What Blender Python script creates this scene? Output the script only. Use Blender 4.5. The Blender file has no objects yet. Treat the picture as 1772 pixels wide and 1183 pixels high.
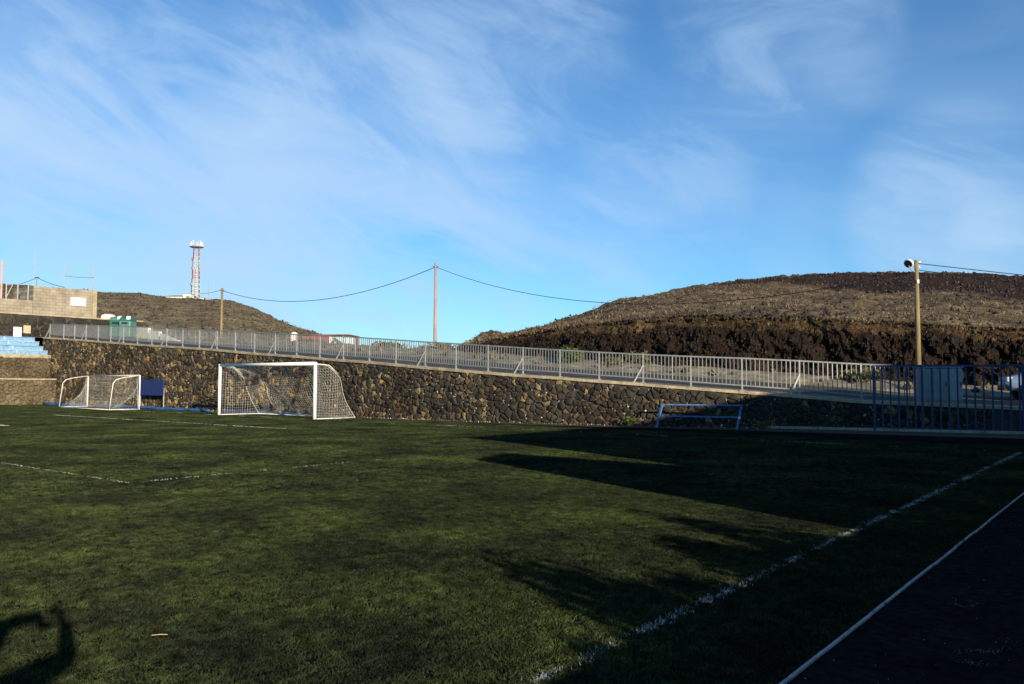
import bpy, bmesh, math, random
from mathutils import Vector, Matrix, noise as mnoise
R = math.radians
rnd = random.Random(7)
scene = bpy.context.scene
C = scene.collection

# ------------------------------------------------------------------ camera, sky, sun, exposure
# world: +Y runs along the near touchline towards the goal line, +X to the right of it, z = 0 on the pitch
CAM_H, YAW, PITCH, ROLL, FPX = 1.5638, 0.668623, 0.0525171, 0.004439, 1413.74
cam_d = bpy.data.cameras.new('camera'); cam = bpy.data.objects.new('camera', cam_d); C.objects.link(cam)
cam_d.sensor_fit = 'HORIZONTAL'; cam_d.sensor_width = 36.0; cam_d.lens = 36.0 * FPX / 1772.0
cam_d.clip_start = 0.05; cam_d.clip_end = 9000
cam.matrix_world = (Matrix.Translation((0, 0, CAM_H)) @ Matrix.Rotation(YAW, 4, 'Z')
                    @ Matrix.Rotation(math.pi / 2 + PITCH, 4, 'X') @ Matrix.Rotation(ROLL, 4, 'Z'))
scene.camera = cam

SUN_AZ, SUN_EL = R(112.7), R(14.0)          # azimuth from +Y towards +X
TO_SUN = Vector((math.sin(SUN_AZ) * math.cos(SUN_EL), math.cos(SUN_AZ) * math.cos(SUN_EL), math.sin(SUN_EL)))
sd = bpy.data.lights.new('sun', 'SUN'); sd.energy = 5.0; sd.angle = R(0.53); sd.color = (1.0, 0.86, 0.66)
sun = bpy.data.objects.new('sun', sd); C.objects.link(sun)
sun.rotation_euler = TO_SUN.to_track_quat('Z', 'Y').to_euler(); sun.location = (20, -10, 30)

world = bpy.data.worlds.new('World'); scene.world = world; world.use_nodes = True
wn, wl = world.node_tree.nodes, world.node_tree.links
wn.clear()
def W_(t, **k):
    n = wn.new(t)
    for a, v in k.items(): setattr(n, a, v)
    return n
out = W_('ShaderNodeOutputWorld'); bg = W_('ShaderNodeBackground'); bg.inputs['Strength'].default_value = 0.085
wl.new(bg.outputs[0], out.inputs[0])
sky = W_('ShaderNodeTexSky', sky_type='NISHITA', sun_disc=False, sun_elevation=SUN_EL, sun_rotation=SUN_AZ,
         altitude=400, air_density=1.0, dust_density=0.2, ozone_density=3.0)
tint = W_('ShaderNodeMix', data_type='RGBA', blend_type='MULTIPLY'); tint.inputs[0].default_value = 1
wl.new(sky.outputs[0], tint.inputs[6]); tint.inputs[7].default_value = (0.64, 1.06, 1.32, 1)
tc = W_('ShaderNodeTexCoord')
def wmath(op, a, b=None, c=None, clamp=False):
    n = W_('ShaderNodeMath', operation=op); n.use_clamp = clamp
    for i, v in enumerate((a, b, c)):
        if v is None: continue
        if isinstance(v, (int, float)): n.inputs[i].default_value = v
        else: wl.new(v, n.inputs[i])
    return n.outputs[0]
sep = W_('ShaderNodeSeparateXYZ'); wl.new(tc.outputs['Generated'], sep.inputs[0])
cmb = W_('ShaderNodeVectorMath', operation='MULTIPLY'); wl.new(tc.outputs['Generated'], cmb.inputs[0]); cmb.inputs[1].default_value = (1, 1, 1.7)
def wnoise(rot, scl, off, scale, detail, rough, dist):
    mp = W_('ShaderNodeMapping'); wl.new(cmb.outputs[0], mp.inputs[0])
    mp.inputs['Rotation'].default_value = (0, 0, R(rot)); mp.inputs['Scale'].default_value = scl; mp.inputs['Location'].default_value = off
    nz = W_('ShaderNodeTexNoise'); wl.new(mp.outputs[0], nz.inputs['Vector'])
    nz.inputs['Scale'].default_value = scale; nz.inputs['Detail'].default_value = detail
    nz.inputs['Roughness'].default_value = rough; nz.inputs['Distortion'].default_value = dist
    return nz.outputs['Fac']
def wramp(v, lo, hi):
    n = W_('ShaderNodeMapRange', interpolation_type='SMOOTHSTEP'); wl.new(v, n.inputs[0])
    n.inputs[1].default_value = lo; n.inputs[2].default_value = hi
    return n.outputs[0]
veil = wramp(wnoise(20, (1, 1, 1), (3.1, 0.7, 0), 1.6, 3, 0.5, 0.5), 0.34, 0.70)      # broad thin cirrus
def wdot(v):
    n = W_('ShaderNodeVectorMath', operation='DOT_PRODUCT'); wl.new(tc.outputs['Generated'], n.inputs[0]); n.inputs[1].default_value = v; return n.outputs['Value']
# cirrus fibres run down towards the north-east: fine noise drawn out along that axis
AX = Vector((.785 * .93, .62 * .93, -.36)); AY = Vector((.785 * .36, .62 * .36, .93)); AZ = Vector((-.62, .785, 0))
fc = W_('ShaderNodeCombineXYZ'); wl.new(wmath('MULTIPLY', wdot(AX), 1.0), fc.inputs[0]); wl.new(wmath('MULTIPLY', wdot(AY), 2.6), fc.inputs[1]); wl.new(wdot(AZ), fc.inputs[2])
def wfib(off, scale, detail, rough, dist):
    ad = W_('ShaderNodeVectorMath', operation='ADD'); wl.new(fc.outputs[0], ad.inputs[0]); ad.inputs[1].default_value = off
    nz = W_('ShaderNodeTexNoise'); wl.new(ad.outputs[0], nz.inputs['Vector']); nz.inputs['Scale'].default_value = scale; nz.inputs['Detail'].default_value = detail
    nz.inputs['Roughness'].default_value = rough; nz.inputs['Distortion'].default_value = dist; return nz.outputs['Fac']
wisp = wramp(wfib((3.3, 1.2, .4), 2.5, 9, .55, .7), .42, .72)
fine = wfib((7.1, 2.0, 1.4), 5.0, 9, .60, 1.1)
def cloud_bank(px, py, w, gain):
    """soft bank of cirrus round one direction of the sky"""
    d = Vector(((px - 886) / FPX, (591.5 - py) / FPX, -1)).normalized()
    d = (cam.matrix_world.to_3x3() @ d).normalized()
    dp = W_('ShaderNodeVectorMath', operation='DOT_PRODUCT'); nv = W_('ShaderNodeVectorMath', operation='NORMALIZE')
    wl.new(tc.outputs['Generated'], nv.inputs[0]); wl.new(nv.outputs[0], dp.inputs[0]); dp.inputs[1].default_value = d
    return wmath('MULTIPLY', wramp(dp.outputs['Value'], math.cos(w), 1.0), gain)
banks = None
for b in ((50, 200, .14, .85), (600, 290, .24, .50), (850, 60, .18, .60), (1640, 350, .12, .60), (150, 430, .34, .55), (1730, 425, .06, .55), (420, 75, .14, .42),
          (1130, 325, .13, .38), (1350, 65, .14, .50), (640, 430, .26, .45), (900, 520, .2, .30), (300, 520, .22, .45)):
    v = cloud_bank(*b); banks = v if banks is None else wmath('ADD', banks, v)
m1 = wmath('MULTIPLY', veil, wmath('ADD', wmath('MULTIPLY', banks, 0.32), 0.05))
m2 = wmath('MULTIPLY', wisp, wmath('ADD', wmath('MULTIPLY', banks, 1.1), 0.14))
m3 = wmath('MULTIPLY', wmath('MULTIPLY', banks, 1.05), wramp(fine, 0.38, 0.76))
dens = wmath('ADD', wmath('ADD', m1, m2), m3); mask = wmath('MULTIPLY', wmath('DIVIDE', dens, wmath('ADD', dens, 0.75)), 1.12, clamp=True)   # thin cirrus never closes to a flat sheet
mask = wmath('MULTIPLY', mask, wramp(sep.outputs[2], -0.03, 0.05))
cm = W_('ShaderNodeMix', data_type='RGBA'); wl.new(mask, cm.inputs[0]); wl.new(tint.outputs[2], cm.inputs[6])
cm.inputs[7].default_value = (3.9, 5.5, 7.5, 1)
wl.new(cm.outputs[2], bg.inputs['Color'])

scene.view_settings.view_transform = 'Standard'; scene.view_settings.look = 'None'
scene.view_settings.exposure = 0.6; scene.view_settings.gamma = 1.0
scene.cycles.max_bounces = 6; scene.cycles.diffuse_bounces = 3; scene.cycles.transparent_max_bounces = 8

# ------------------------------------------------------------------ helpers
_c, _s = math.cos(YAW), math.sin(YAW)
def sight(px, py):
    """unit-depth direction in which a point of the photograph lies"""
    d = cam.matrix_world.to_3x3() @ Vector(((px - 886) / FPX, (591.5 - py) / FPX, -1))
    return d
def far_pt(px, py, dist):
    d = sight(px, py); t = dist / math.hypot(d.x, d.y); return Vector((d.x * t, d.y * t, d.z * t + CAM_H))
def on_x(px, py, x):
    d = sight(px, py); t = x / d.x; return Vector((d.x * t, d.y * t, d.z * t + CAM_H))
def lerp(tab, x):
    if x <= tab[0][0]: return tab[0][1]
    for (a, va), (b, vb) in zip(tab, tab[1:]):
        if x <= b: return va + (vb - va) * (x - a) / (b - a)
    return tab[-1][1]

def link(name, mesh, parent=None, m=None):
    o = bpy.data.objects.new(name, mesh); C.objects.link(o)
    if parent is not None: o.parent = parent
    if m is not None and len(mesh.materials) == 0: mesh.materials.append(m)
    return o
def tag(o, label=None, cat=None, group=None, kind=None):
    if label: o['label'] = label
    if cat: o['category'] = cat
    if group: o['group'] = group
    if kind: o['kind'] = kind
    return o
def thing(name, label, cat, loc=(0, 0, 0), rz=0.0, group=None):
    o = bpy.data.objects.new(name, None); C.objects.link(o); o.location = loc; o.rotation_euler = (0, 0, rz)
    o.empty_display_size = 0.2
    return tag(o, label, cat, group)

class MB:
    def __init__(s): s.v = []; s.f = []
    def add(s, vs, fs):
        n = len(s.v); s.v += [tuple(v) for v in vs]; s.f += [tuple(i + n for i in f) for f in fs]; return s
    def box(s, c, size, rz=0.0, M=None):
        x, y, z = (d / 2 for d in size); vs = []
        for k in (-1, 1):
            for (i, j) in ((-1, -1), (1, -1), (1, 1), (-1, 1)):
                v = Vector((i * x, j * y, k * z))
                v = (M @ v) if M is not None else Matrix.Rotation(rz, 3, 'Z') @ v
                vs.append(v + Vector(c))
        return s.add(vs, [(3, 2, 1, 0), (4, 5, 6, 7), (0, 1, 5, 4), (1, 2, 6, 5), (2, 3, 7, 6), (3, 0, 4, 7)])
    def bar(s, a, b, w, d, up=(0, 0, 1)):
        a, b = Vector(a), Vector(b); t = (b - a); L = t.length; t.normalize()
        u = Vector(up); sx = t.cross(u)
        if sx.length < 1e-4: sx = t.cross(Vector((0, 1, 0)))
        sx.normalize(); uy = sx.cross(t).normalized()
        M = Matrix((sx, t, uy)).transposed()
        return s.box((a + b) / 2, (w, L, d), M=M)
    def tube(s, pts, r, n=8, caps=True):
        pts = [Vector(p) for p in pts]; rr = r if isinstance(r, (list, tuple)) else [r] * len(pts)
        rings = []; prev = None
        for i, p in enumerate(pts):
            t = (pts[min(i + 1, len(pts) - 1)] - pts[max(i - 1, 0)]).normalized()
            if prev is None:
                u = t.cross(Vector((0, 0, 1)))
                if u.length < 1e-3: u = t.cross(Vector((0, 1, 0)))
                u.normalize()
            else:
                u = (prev - t * prev.dot(t)).normalized()
            prev = u; w = t.cross(u)
            rings.append([p + (u * math.cos(2 * math.pi * k / n) + w * math.sin(2 * math.pi * k / n)) * rr[i] for k in range(n)])
        vs = [v for q in rings for v in q]; fs = []
        for i in range(len(pts) - 1):
            for k in range(n):
                a, b = i * n + k, i * n + (k + 1) % n
                fs.append((a, b, b + n, a + n))
        if caps: fs += [tuple(reversed(range(n))), tuple(range((len(pts) - 1) * n, len(pts) * n))]
        return s.add(vs, fs)
    def mesh(s, name, m=None, smooth=False):
        me = bpy.data.meshes.new(name); me.from_pydata(s.v, [], s.f); me.update()
        if m is not None: me.materials.append(m)
        if smooth: me.polygons.foreach_set('use_smooth', [True] * len(me.polygons))
        return me
    def build(s, name, m, parent=None, smooth=False): return link(name, s.mesh(name, m, smooth), parent)

def bevel(o, w, seg=1):
    b = o.modifiers.new('bevel', 'BEVEL'); b.width = w; b.segments = seg; b.limit_method = 'ANGLE'; return o

# ------------------------------------------------------------------ materials
def nodes(name):
    m = bpy.data.materials.new(name); m.use_nodes = True
    return m, m.node_tree.nodes, m.node_tree.links, m.node_tree.nodes['Principled BSDF']
def ramp_node(N, stops, interp='LINEAR'):
    r = N.new('ShaderNodeValToRGB'); r.color_ramp.interpolation = interp
    while len(r.color_ramp.elements) > 1: r.color_ramp.elements.remove(r.color_ramp.elements[-1])
    r.color_ramp.elements[0].position = stops[0][0]; r.color_ramp.elements[0].color = (*stops[0][1], 1)
    for p, c in stops[1:]:
        e = r.color_ramp.elements.new(p); e.color = (*c, 1)
    return r
def surf(name, stops, scale=3.0, detail=6, rough=0.9, bump=0.3, bscale=None, fine=0.35, coord='pos', stretch=(1, 1, 1), metal=0.0, spec=0.3, bdist=0.02):
    """noise-mottled surface: coarse noise picks the colour, fine noise breaks it up, noise bump"""
    m, N, L, P = nodes(name)
    if coord == 'pos': src = N.new('ShaderNodeNewGeometry').outputs['Position']
    else: src = N.new('ShaderNodeTexCoord').outputs['Object']
    mp = N.new('ShaderNodeMapping'); L.new(src, mp.inputs[0]); mp.inputs['Scale'].default_value = stretch
    n1 = N.new('ShaderNodeTexNoise'); L.new(mp.outputs[0], n1.inputs['Vector'])
    n1.inputs['Scale'].default_value = scale; n1.inputs['Detail'].default_value = detail; n1.inputs['Roughness'].default_value = 0.6
    r = ramp_node(N, stops); L.new(n1.outputs['Fac'], r.inputs[0])
    n2 = N.new('ShaderNodeTexNoise'); L.new(mp.outputs[0], n2.inputs['Vector'])
    n2.inputs['Scale'].default_value = scale * 9; n2.inputs['Detail'].default_value = 5
    mr = N.new('ShaderNodeMapRange'); L.new(n2.outputs['Fac'], mr.inputs[0])
    mr.inputs[1].default_value = 0.3; mr.inputs[2].default_value = 0.7; mr.inputs[3].default_value = 1 - fine; mr.inputs[4].default_value = 1 + fine
    mx = N.new('ShaderNodeMix'); mx.data_type = 'RGBA'; mx.blend_type = 'MULTIPLY'; mx.inputs[0].default_value = 1
    L.new(r.outputs[0], mx.inputs[6]); L.new(mr.outputs[0], mx.inputs[7]); L.new(mx.outputs[2], P.inputs['Base Color'])
    P.inputs['Roughness'].default_value = rough; P.inputs['Metallic'].default_value = metal; P.inputs['Specular IOR Level'].default_value = spec
    if bump:
        n3 = N.new('ShaderNodeTexNoise'); L.new(mp.outputs[0], n3.inputs['Vector'])
        n3.inputs['Scale'].default_value = bscale or scale * 5; n3.inputs['Detail'].default_value = 8; n3.inputs['Roughness'].default_value = 0.65
        bp = N.new('ShaderNodeBump'); bp.inputs['Strength'].default_value = bump; bp.inputs['Distance'].default_value = bdist
        L.new(n3.outputs['Fac'], bp.inputs['Height']); L.new(bp.outputs[0], P.inputs['Normal'])
    return m
def paint(name, c, rough=0.45, var=0.12, metal=0.0, scale=6.0, bump=0.06, spec=0.4):
    lo = tuple(x * (1 - var * 2) for x in c); hi = tuple(min(1, x * (1 + var)) for x in c)
    return surf(name, [(0.3, lo), (0.5, c), (0.75, hi)], scale=scale, rough=rough, bump=bump, fine=var * 0.6, coord='obj', metal=metal, spec=spec, bdist=0.004)
def island_stone(name, stops, lichen=0.25):
    m, N, L, P = nodes(name)
    g = N.new('ShaderNodeNewGeometry')
    r = ramp_node(N, stops); L.new(g.outputs['Random Per Island'], r.inputs[0])
    n1 = N.new('ShaderNodeTexNoise'); L.new(g.outputs['Position'], n1.inputs['Vector']); n1.inputs['Scale'].default_value = 6; n1.inputs['Detail'].default_value = 8; n1.inputs['Roughness'].default_value = .7
    mr = N.new('ShaderNodeMapRange'); L.new(n1.outputs['Fac'], mr.inputs[0]); mr.inputs[1].default_value = .25; mr.inputs[2].default_value = .75; mr.inputs[3].default_value = .4; mr.inputs[4].default_value = 1.75
    mx = N.new('ShaderNodeMix'); mx.data_type = 'RGBA'; mx.blend_type = 'MULTIPLY'; mx.inputs[0].default_value = 1
    L.new(r.outputs[0], mx.inputs[6]); L.new(mr.outputs[0], mx.inputs[7])
    n4 = N.new('ShaderNodeTexNoise'); L.new(g.outputs['Position'], n4.inputs['Vector']); n4.inputs['Scale'].default_value = .55; n4.inputs['Detail'].default_value = 6
    m4 = N.new('ShaderNodeMapRange'); L.new(n4.outputs['Fac'], m4.inputs[0]); m4.inputs[1].default_value = .3; m4.inputs[2].default_value = .7; m4.inputs[3].default_value = .5; m4.inputs[4].default_value = 1.45
    mq = N.new('ShaderNodeMath'); mq.operation = 'MULTIPLY'; L.new(mr.outputs[0], mq.inputs[0]); L.new(m4.outputs[0], mq.inputs[1]); L.new(mq.outputs[0], mx.inputs[7])
    n2 = N.new('ShaderNodeTexNoise'); L.new(g.outputs['Position'], n2.inputs['Vector']); n2.inputs['Scale'].default_value = 2.2; n2.inputs['Detail'].default_value = 7; n2.inputs['Roughness'].default_value = .75
    lr = N.new('ShaderNodeMapRange'); L.new(n2.outputs['Fac'], lr.inputs[0]); lr.inputs[1].default_value = .56; lr.inputs[2].default_value = .68; lr.inputs[4].default_value = lichen
    m2 = N.new('ShaderNodeMix'); m2.data_type = 'RGBA'; L.new(lr.outputs[0], m2.inputs[0]); L.new(mx.outputs[2], m2.inputs[6]); m2.inputs[7].default_value = (.24, .19, .08, 1)
    L.new(m2.outputs[2], P.inputs['Base Color']); P.inputs['Roughness'].default_value = .92; P.inputs['Specular IOR Level'].default_value = .2
    n3 = N.new('ShaderNodeTexNoise'); L.new(g.outputs['Position'], n3.inputs['Vector']); n3.inputs['Scale'].default_value = 22; n3.inputs['Detail'].default_value = 6; n3.inputs['Roughness'].default_value = .7
    bp = N.new('ShaderNodeBump'); bp.inputs['Strength'].default_value = .9; bp.inputs['Distance'].default_value = .03
    L.new(n3.outputs['Fac'], bp.inputs['Height']); L.new(bp.outputs[0], P.inputs['Normal'])
    return m

M = {}
M['stone'] = island_stone('basalt_stone', [(0, (.016, .014, .012)), (.16, (.045, .037, .027)), (.30, (.024, .021, .018)), (.46, (.068, .054, .034)), (.58, (.030, .027, .022)), (.70, (.090, .070, .040)), (.80, (.062, .034, .020)), (.90, (.15, .115, .062)), (1, (.25, .16, .06))])
M['terrace_stone'] = island_stone('tan_terrace_stone', [(0, (.045, .036, .024)), (.3, (.12, .092, .055)), (.5, (.07, .055, .036)), (.7, (.16, .125, .068)), (.88, (.21, .15, .07)), (1, (.09, .058, .034))], .3)
M['chip'] = island_stone('mortar_chip', [(0, (.06, .05, .036)), (.6, (.17, .14, .10)), (1, (.46, .40, .30))], .1)
M['core'] = surf('wall_mortar', [(.3, (.028, .023, .017)), (.6, (.065, .054, .038)), (.8, (.13, .11, .077))], 5, bump=.6, bdist=.05)
M['tcore'] = surf('terrace_mortar', [(.3, (.05, .04, .026)), (.7, (.11, .085, .05))], 4, bump=.6)
M['coping'] = surf('pale_concrete_cap', [(.25, (.20, .16, .10)), (.5, (.34, .28, .18)), (.75, (.46, .40, .28))], 2.2, bump=.5)
M['concrete'] = surf('weathered_concrete', [(.3, (.20, .175, .13)), (.6, (.32, .285, .215)), (.8, (.40, .36, .28))], 1.6, bump=.3)
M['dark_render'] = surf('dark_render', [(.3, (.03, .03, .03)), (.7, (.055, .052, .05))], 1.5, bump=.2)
M['asphalt'] = surf('asphalt', [(.3, (.06, .056, .048)), (.6, (.085, .08, .07)), (.8, (.11, .105, .09))], 1.2, bump=.3, spec=.05)
M['verge'] = surf('pale_gravel_verge', [(.25, (.08, .066, .042)), (.5, (.19, .16, .105)), (.75, (.32, .28, .19))], 1.6, bump=.7, bdist=.06)
M['soil'] = surf('dry_soil', [(.3, (.05, .038, .022)), (.55, (.10, .078, .045)), (.8, (.16, .13, .075))], .35, bump=.6, bdist=.1)
M['dirt'] = surf('dirt_strip', [(.3, (.022, .018, .012)), (.6, (.045, .036, .022)), (.8, (.075, .06, .036))], 2.5, bump=.6)
M['galv'] = paint('galvanised_steel', (.215, .23, .235), rough=.55, var=.15, metal=.3)
M['galv_post'] = paint('galvanised_post', (.29, .305, .31), rough=.55, var=.15, metal=.2)
M['blue'] = paint('blue_paint', (.014, .032, .105), rough=.5, var=.2)
M['bench_blue'] = paint('worn_blue_paint', (.065, .145, .33), rough=.5, var=.25)
M['seat_blue'] = paint('sunbleached_blue', (.17, .33, .50), rough=.6, var=.2)
M['seat_pale'] = paint('pale_blue_step', (.40, .48, .55), rough=.7, var=.15)
M['board_blue'] = paint('navy_board', (.013, .03, .14), rough=.5, var=.15)
M['tarp'] = paint('blue_sheeting', (.025, .10, .28), rough=.4, var=.3)
M['white'] = paint('white_paint', (.80, .80, .78), rough=.65, var=.05, spec=.2)
M['worn_white'] = paint('worn_white_paint', (.66, .63, .55), rough=.5, var=.18)
M['edging'] = paint('edging_white', (.27, .27, .265), rough=.7, var=.2)
M['net'] = paint('net_cord', (.62, .60, .52), rough=.9, var=.1)
M['wood'] = surf('pole_wood', [(.3, (.15, .115, .05)), (.6, (.25, .195, .09)), (.8, (.32, .26, .13))], 2.0, stretch=(6, 6, .5), bump=.4, coord='obj')
M['wood_red'] = surf('reddish_pole_wood', [(.3, (.26, .17, .13)), (.6, (.38, .27, .22)), (.8, (.46, .37, .32))], 2.0, stretch=(6, 6, .5), bump=.4, coord='obj')
M['cable'] = paint('black_cable', (.02, .02, .022), rough=.6)
M['dark'] = paint('dark_plastic', (.02, .02, .022), rough=.4)
M['glass'] = paint('dark_glass', (.03, .035, .045), rough=.08, var=.02, spec=.8)
M['cabinet'] = paint('grey_green_cabinet', (.19, .24, .225), rough=.5, var=.12)
M['cabinet_lit'] = paint('cabinet_lit', (.24, .30, .285), rough=.5, var=.12)  # paler copy of the cabinet paint, with sunlight put into the colour
M['car'] = paint('silver_blue_car_paint', (.24, .32, .42), rough=.25, var=.03, metal=.3, spec=.6)
M['tyre'] = paint('tyre_rubber', (.02, .02, .02), rough=.8)
M['rim'] = paint('alloy_rim', (.6, .6, .6), rough=.3, metal=.6)
M['lamp'] = paint('headlamp_glass', (.55, .58, .6), rough=.1, spec=.8)
M['whitewash'] = paint('whitewash', (.66, .63, .55), rough=.9, var=.08, scale=1.5)
M['green_bin'] = paint('green_container', (.02, .13, .085), rough=.45, var=.12)
M['green_pale'] = paint('pale_green_container', (.08, .19, .155), rough=.45, var=.12)
M['red_wall'] = paint('red_render', (.23, .07, .058), rough=.85, var=.12, scale=1.0)
M['roof_tile'] = paint('brown_roof', (.20, .09, .055), rough=.9, var=.2)
M['tower_red'] = paint('tower_red', (.34, .20, .17), rough=.6, var=.15)
M['tower_white'] = paint('tower_white', (.40, .375, .33), rough=.6, var=.08)
M['pink_pole'] = paint('faded_pink_pole', (.52, .34, .32), rough=.7)
M['pale_pole'] = paint('pale_pole', (.34, .34, .33), rough=.7)
M['print_sky'] = paint('print_pale_blue', (.42, .55, .56), rough=.6, var=.1, scale=2)
M['print_pink'] = paint('print_pink', (.60, .33, .32), rough=.6, var=.2, scale=2)
M['print_dark'] = paint('print_dark_green', (.07, .10, .06), rough=.6, var=.3, scale=3)
M['leaf_dry'] = surf('dry_leaf', [(.3, (.07, .065, .022)), (.6, (.13, .115, .038)), (.8, (.20, .165, .06))], 3, bump=0, coord='pos')
M['leaf_green'] = surf('green_leaf', [(.3, (.04, .06, .014)), (.6, (.075, .10, .022)), (.8, (.11, .13, .035))], 4, bump=0, coord='pos')
M['bark'] = surf('bark', [(.3, (.06, .045, .03)), (.7, (.12, .09, .06))], 5, bump=.5, coord='obj')
M['straw'] = paint('straw', (.46, .38, .18), rough=.8)
M['beige'] = paint('beige_sign', (.42, .37, .24), rough=.7)
M['skin'] = paint('skin', (.42, .25, .17), rough=.6, var=.05)
M['jacket'] = surf('dark_jacket', [(.3, (.03, .035, .05)), (.7, (.05, .055, .075))], 6, bump=.3, coord='obj')
M['trousers'] = surf('jeans', [(.3, (.03, .04, .07)), (.7, (.05, .07, .11))], 6, bump=.3, coord='obj')
M['hair'] = surf('dark_hair', [(.3, (.015, .01, .008)), (.7, (.03, .02, .014))], 30, bump=.5, coord='obj')

# block wall: courses and joints as relief of distant masonry
def block_mat():
    m, N, L, P = nodes('concrete_block'); tcn = N.new('ShaderNodeTexCoord')
    sx = N.new('ShaderNodeSeparateXYZ'); L.new(tcn.outputs['Object'], sx.inputs[0]); mp = N.new('ShaderNodeCombineXYZ'); L.new(sx.outputs[1], mp.inputs[0]); L.new(sx.outputs[2], mp.inputs[1])
    bt = N.new('ShaderNodeTexBrick'); L.new(mp.outputs[0], bt.inputs['Vector']); bt.inputs['Scale'].default_value = 1
    bt.inputs['Brick Width'].default_value = .5; bt.inputs['Row Height'].default_value = .25; bt.inputs['Mortar Size'].default_value = .02
    bt.inputs['Color1'].default_value = (.31, .265, .195, 1); bt.inputs['Color2'].default_value = (.26, .222, .16, 1); bt.inputs['Mortar'].default_value = (.20, .172, .125, 1)
    n = N.new('ShaderNodeTexNoise'); L.new(tcn.outputs['Object'], n.inputs['Vector']); n.inputs['Scale'].default_value = 1.1; n.inputs['Detail'].default_value = 7
    mr = N.new('ShaderNodeMapRange'); L.new(n.outputs['Fac'], mr.inputs[0]); mr.inputs[1].default_value = .3; mr.inputs[2].default_value = .7; mr.inputs[3].default_value = .72; mr.inputs[4].default_value = 1.25
    mx = N.new('ShaderNodeMix'); mx.data_type = 'RGBA'; mx.blend_type = 'MULTIPLY'; mx.inputs[0].default_value = 1
    L.new(bt.outputs['Color'], mx.inputs[6]); L.new(mr.outputs[0], mx.inputs[7]); L.new(mx.outputs[2], P.inputs['Base Color']); P.inputs['Roughness'].default_value = .95
    return m
M['block'] = block_mat()

# turf fibres: worn olive-green plastic, patchy
def turf_mat():
    m, N, L, P = nodes('turf_fibre'); g = N.new('ShaderNodeNewGeometry')
    mp = N.new('ShaderNodeMapping'); L.new(g.outputs['Position'], mp.inputs[0]); mp.inputs['Scale'].default_value = (1, 1, .2); mp.inputs['Rotation'].default_value = (0, 0, R(20))
    n1 = N.new('ShaderNodeTexNoise'); L.new(mp.outputs[0], n1.inputs['Vector']); n1.inputs['Scale'].default_value = .55; n1.inputs['Detail'].default_value = 9; n1.inputs['Roughness'].default_value = .72
    r = ramp_node(N, [(.32, (.009, .0105, .008)), (.44, (.021, .027, .014)), (.55, (.039, .051, .019)), (.67, (.067, .088, .028))]); L.new(n1.outputs['Fac'], r.inputs[0])
    rr = N.new('ShaderNodeMapRange'); L.new(g.outputs['Random Per Island'], rr.inputs[0]); rr.inputs[3].default_value = .25; rr.inputs[4].default_value = 1.75
    mx = N.new('ShaderNodeMix'); mx.data_type = 'RGBA'; mx.blend_type = 'MULTIPLY'; mx.inputs[0].default_value = 1
    n2 = N.new('ShaderNodeTexNoise'); L.new(mp.outputs[0], n2.inputs['Vector']); n2.inputs['Scale'].default_value = 6.5; n2.inputs['Detail'].default_value = 5; n2.inputs['Roughness'].default_value = .6
    r2 = N.new('ShaderNodeMapRange'); L.new(n2.outputs['Fac'], r2.inputs[0]); r2.inputs[1].default_value = .3; r2.inputs[2].default_value = .7; r2.inputs[3].default_value = .35; r2.inputs[4].default_value = 1.65
    mm = N.new('ShaderNodeMath'); mm.operation = 'MULTIPLY'; L.new(rr.outputs[0], mm.inputs[0]); L.new(r2.outputs[0], mm.inputs[1])
    L.new(r.outputs[0], mx.inputs[6]); L.new(mm.outputs[0], mx.inputs[7]); L.new(mx.outputs[2], P.inputs['Base Color'])
    P.inputs['Roughness'].default_value = .6; P.inputs['Specular IOR Level'].default_value = .05
    return m
M['turf'] = turf_mat()
M['crumb'] = surf('rubber_crumb', [(.3, (.006, .006, .006)), (.55, (.012, .012, .011)), (.75, (.020, .021, .015))], .7, detail=9, bump=.8, bscale=30, fine=.6, spec=0)
M['track'] = surf('black_track', [(.3, (.009, .0085, .0085)), (.6, (.016, .015, .0145)), (.8, (.026, .024, .023))], 1.4, detail=9, bump=.5, bscale=60, fine=.5, spec=0)
M['line_fibre'] = surf('white_fibre', [(.3, (.30, .31, .30)), (.6, (.52, .53, .52)), (.8, (.62, .62, .60))], 12, bump=0, coord='pos')

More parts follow.
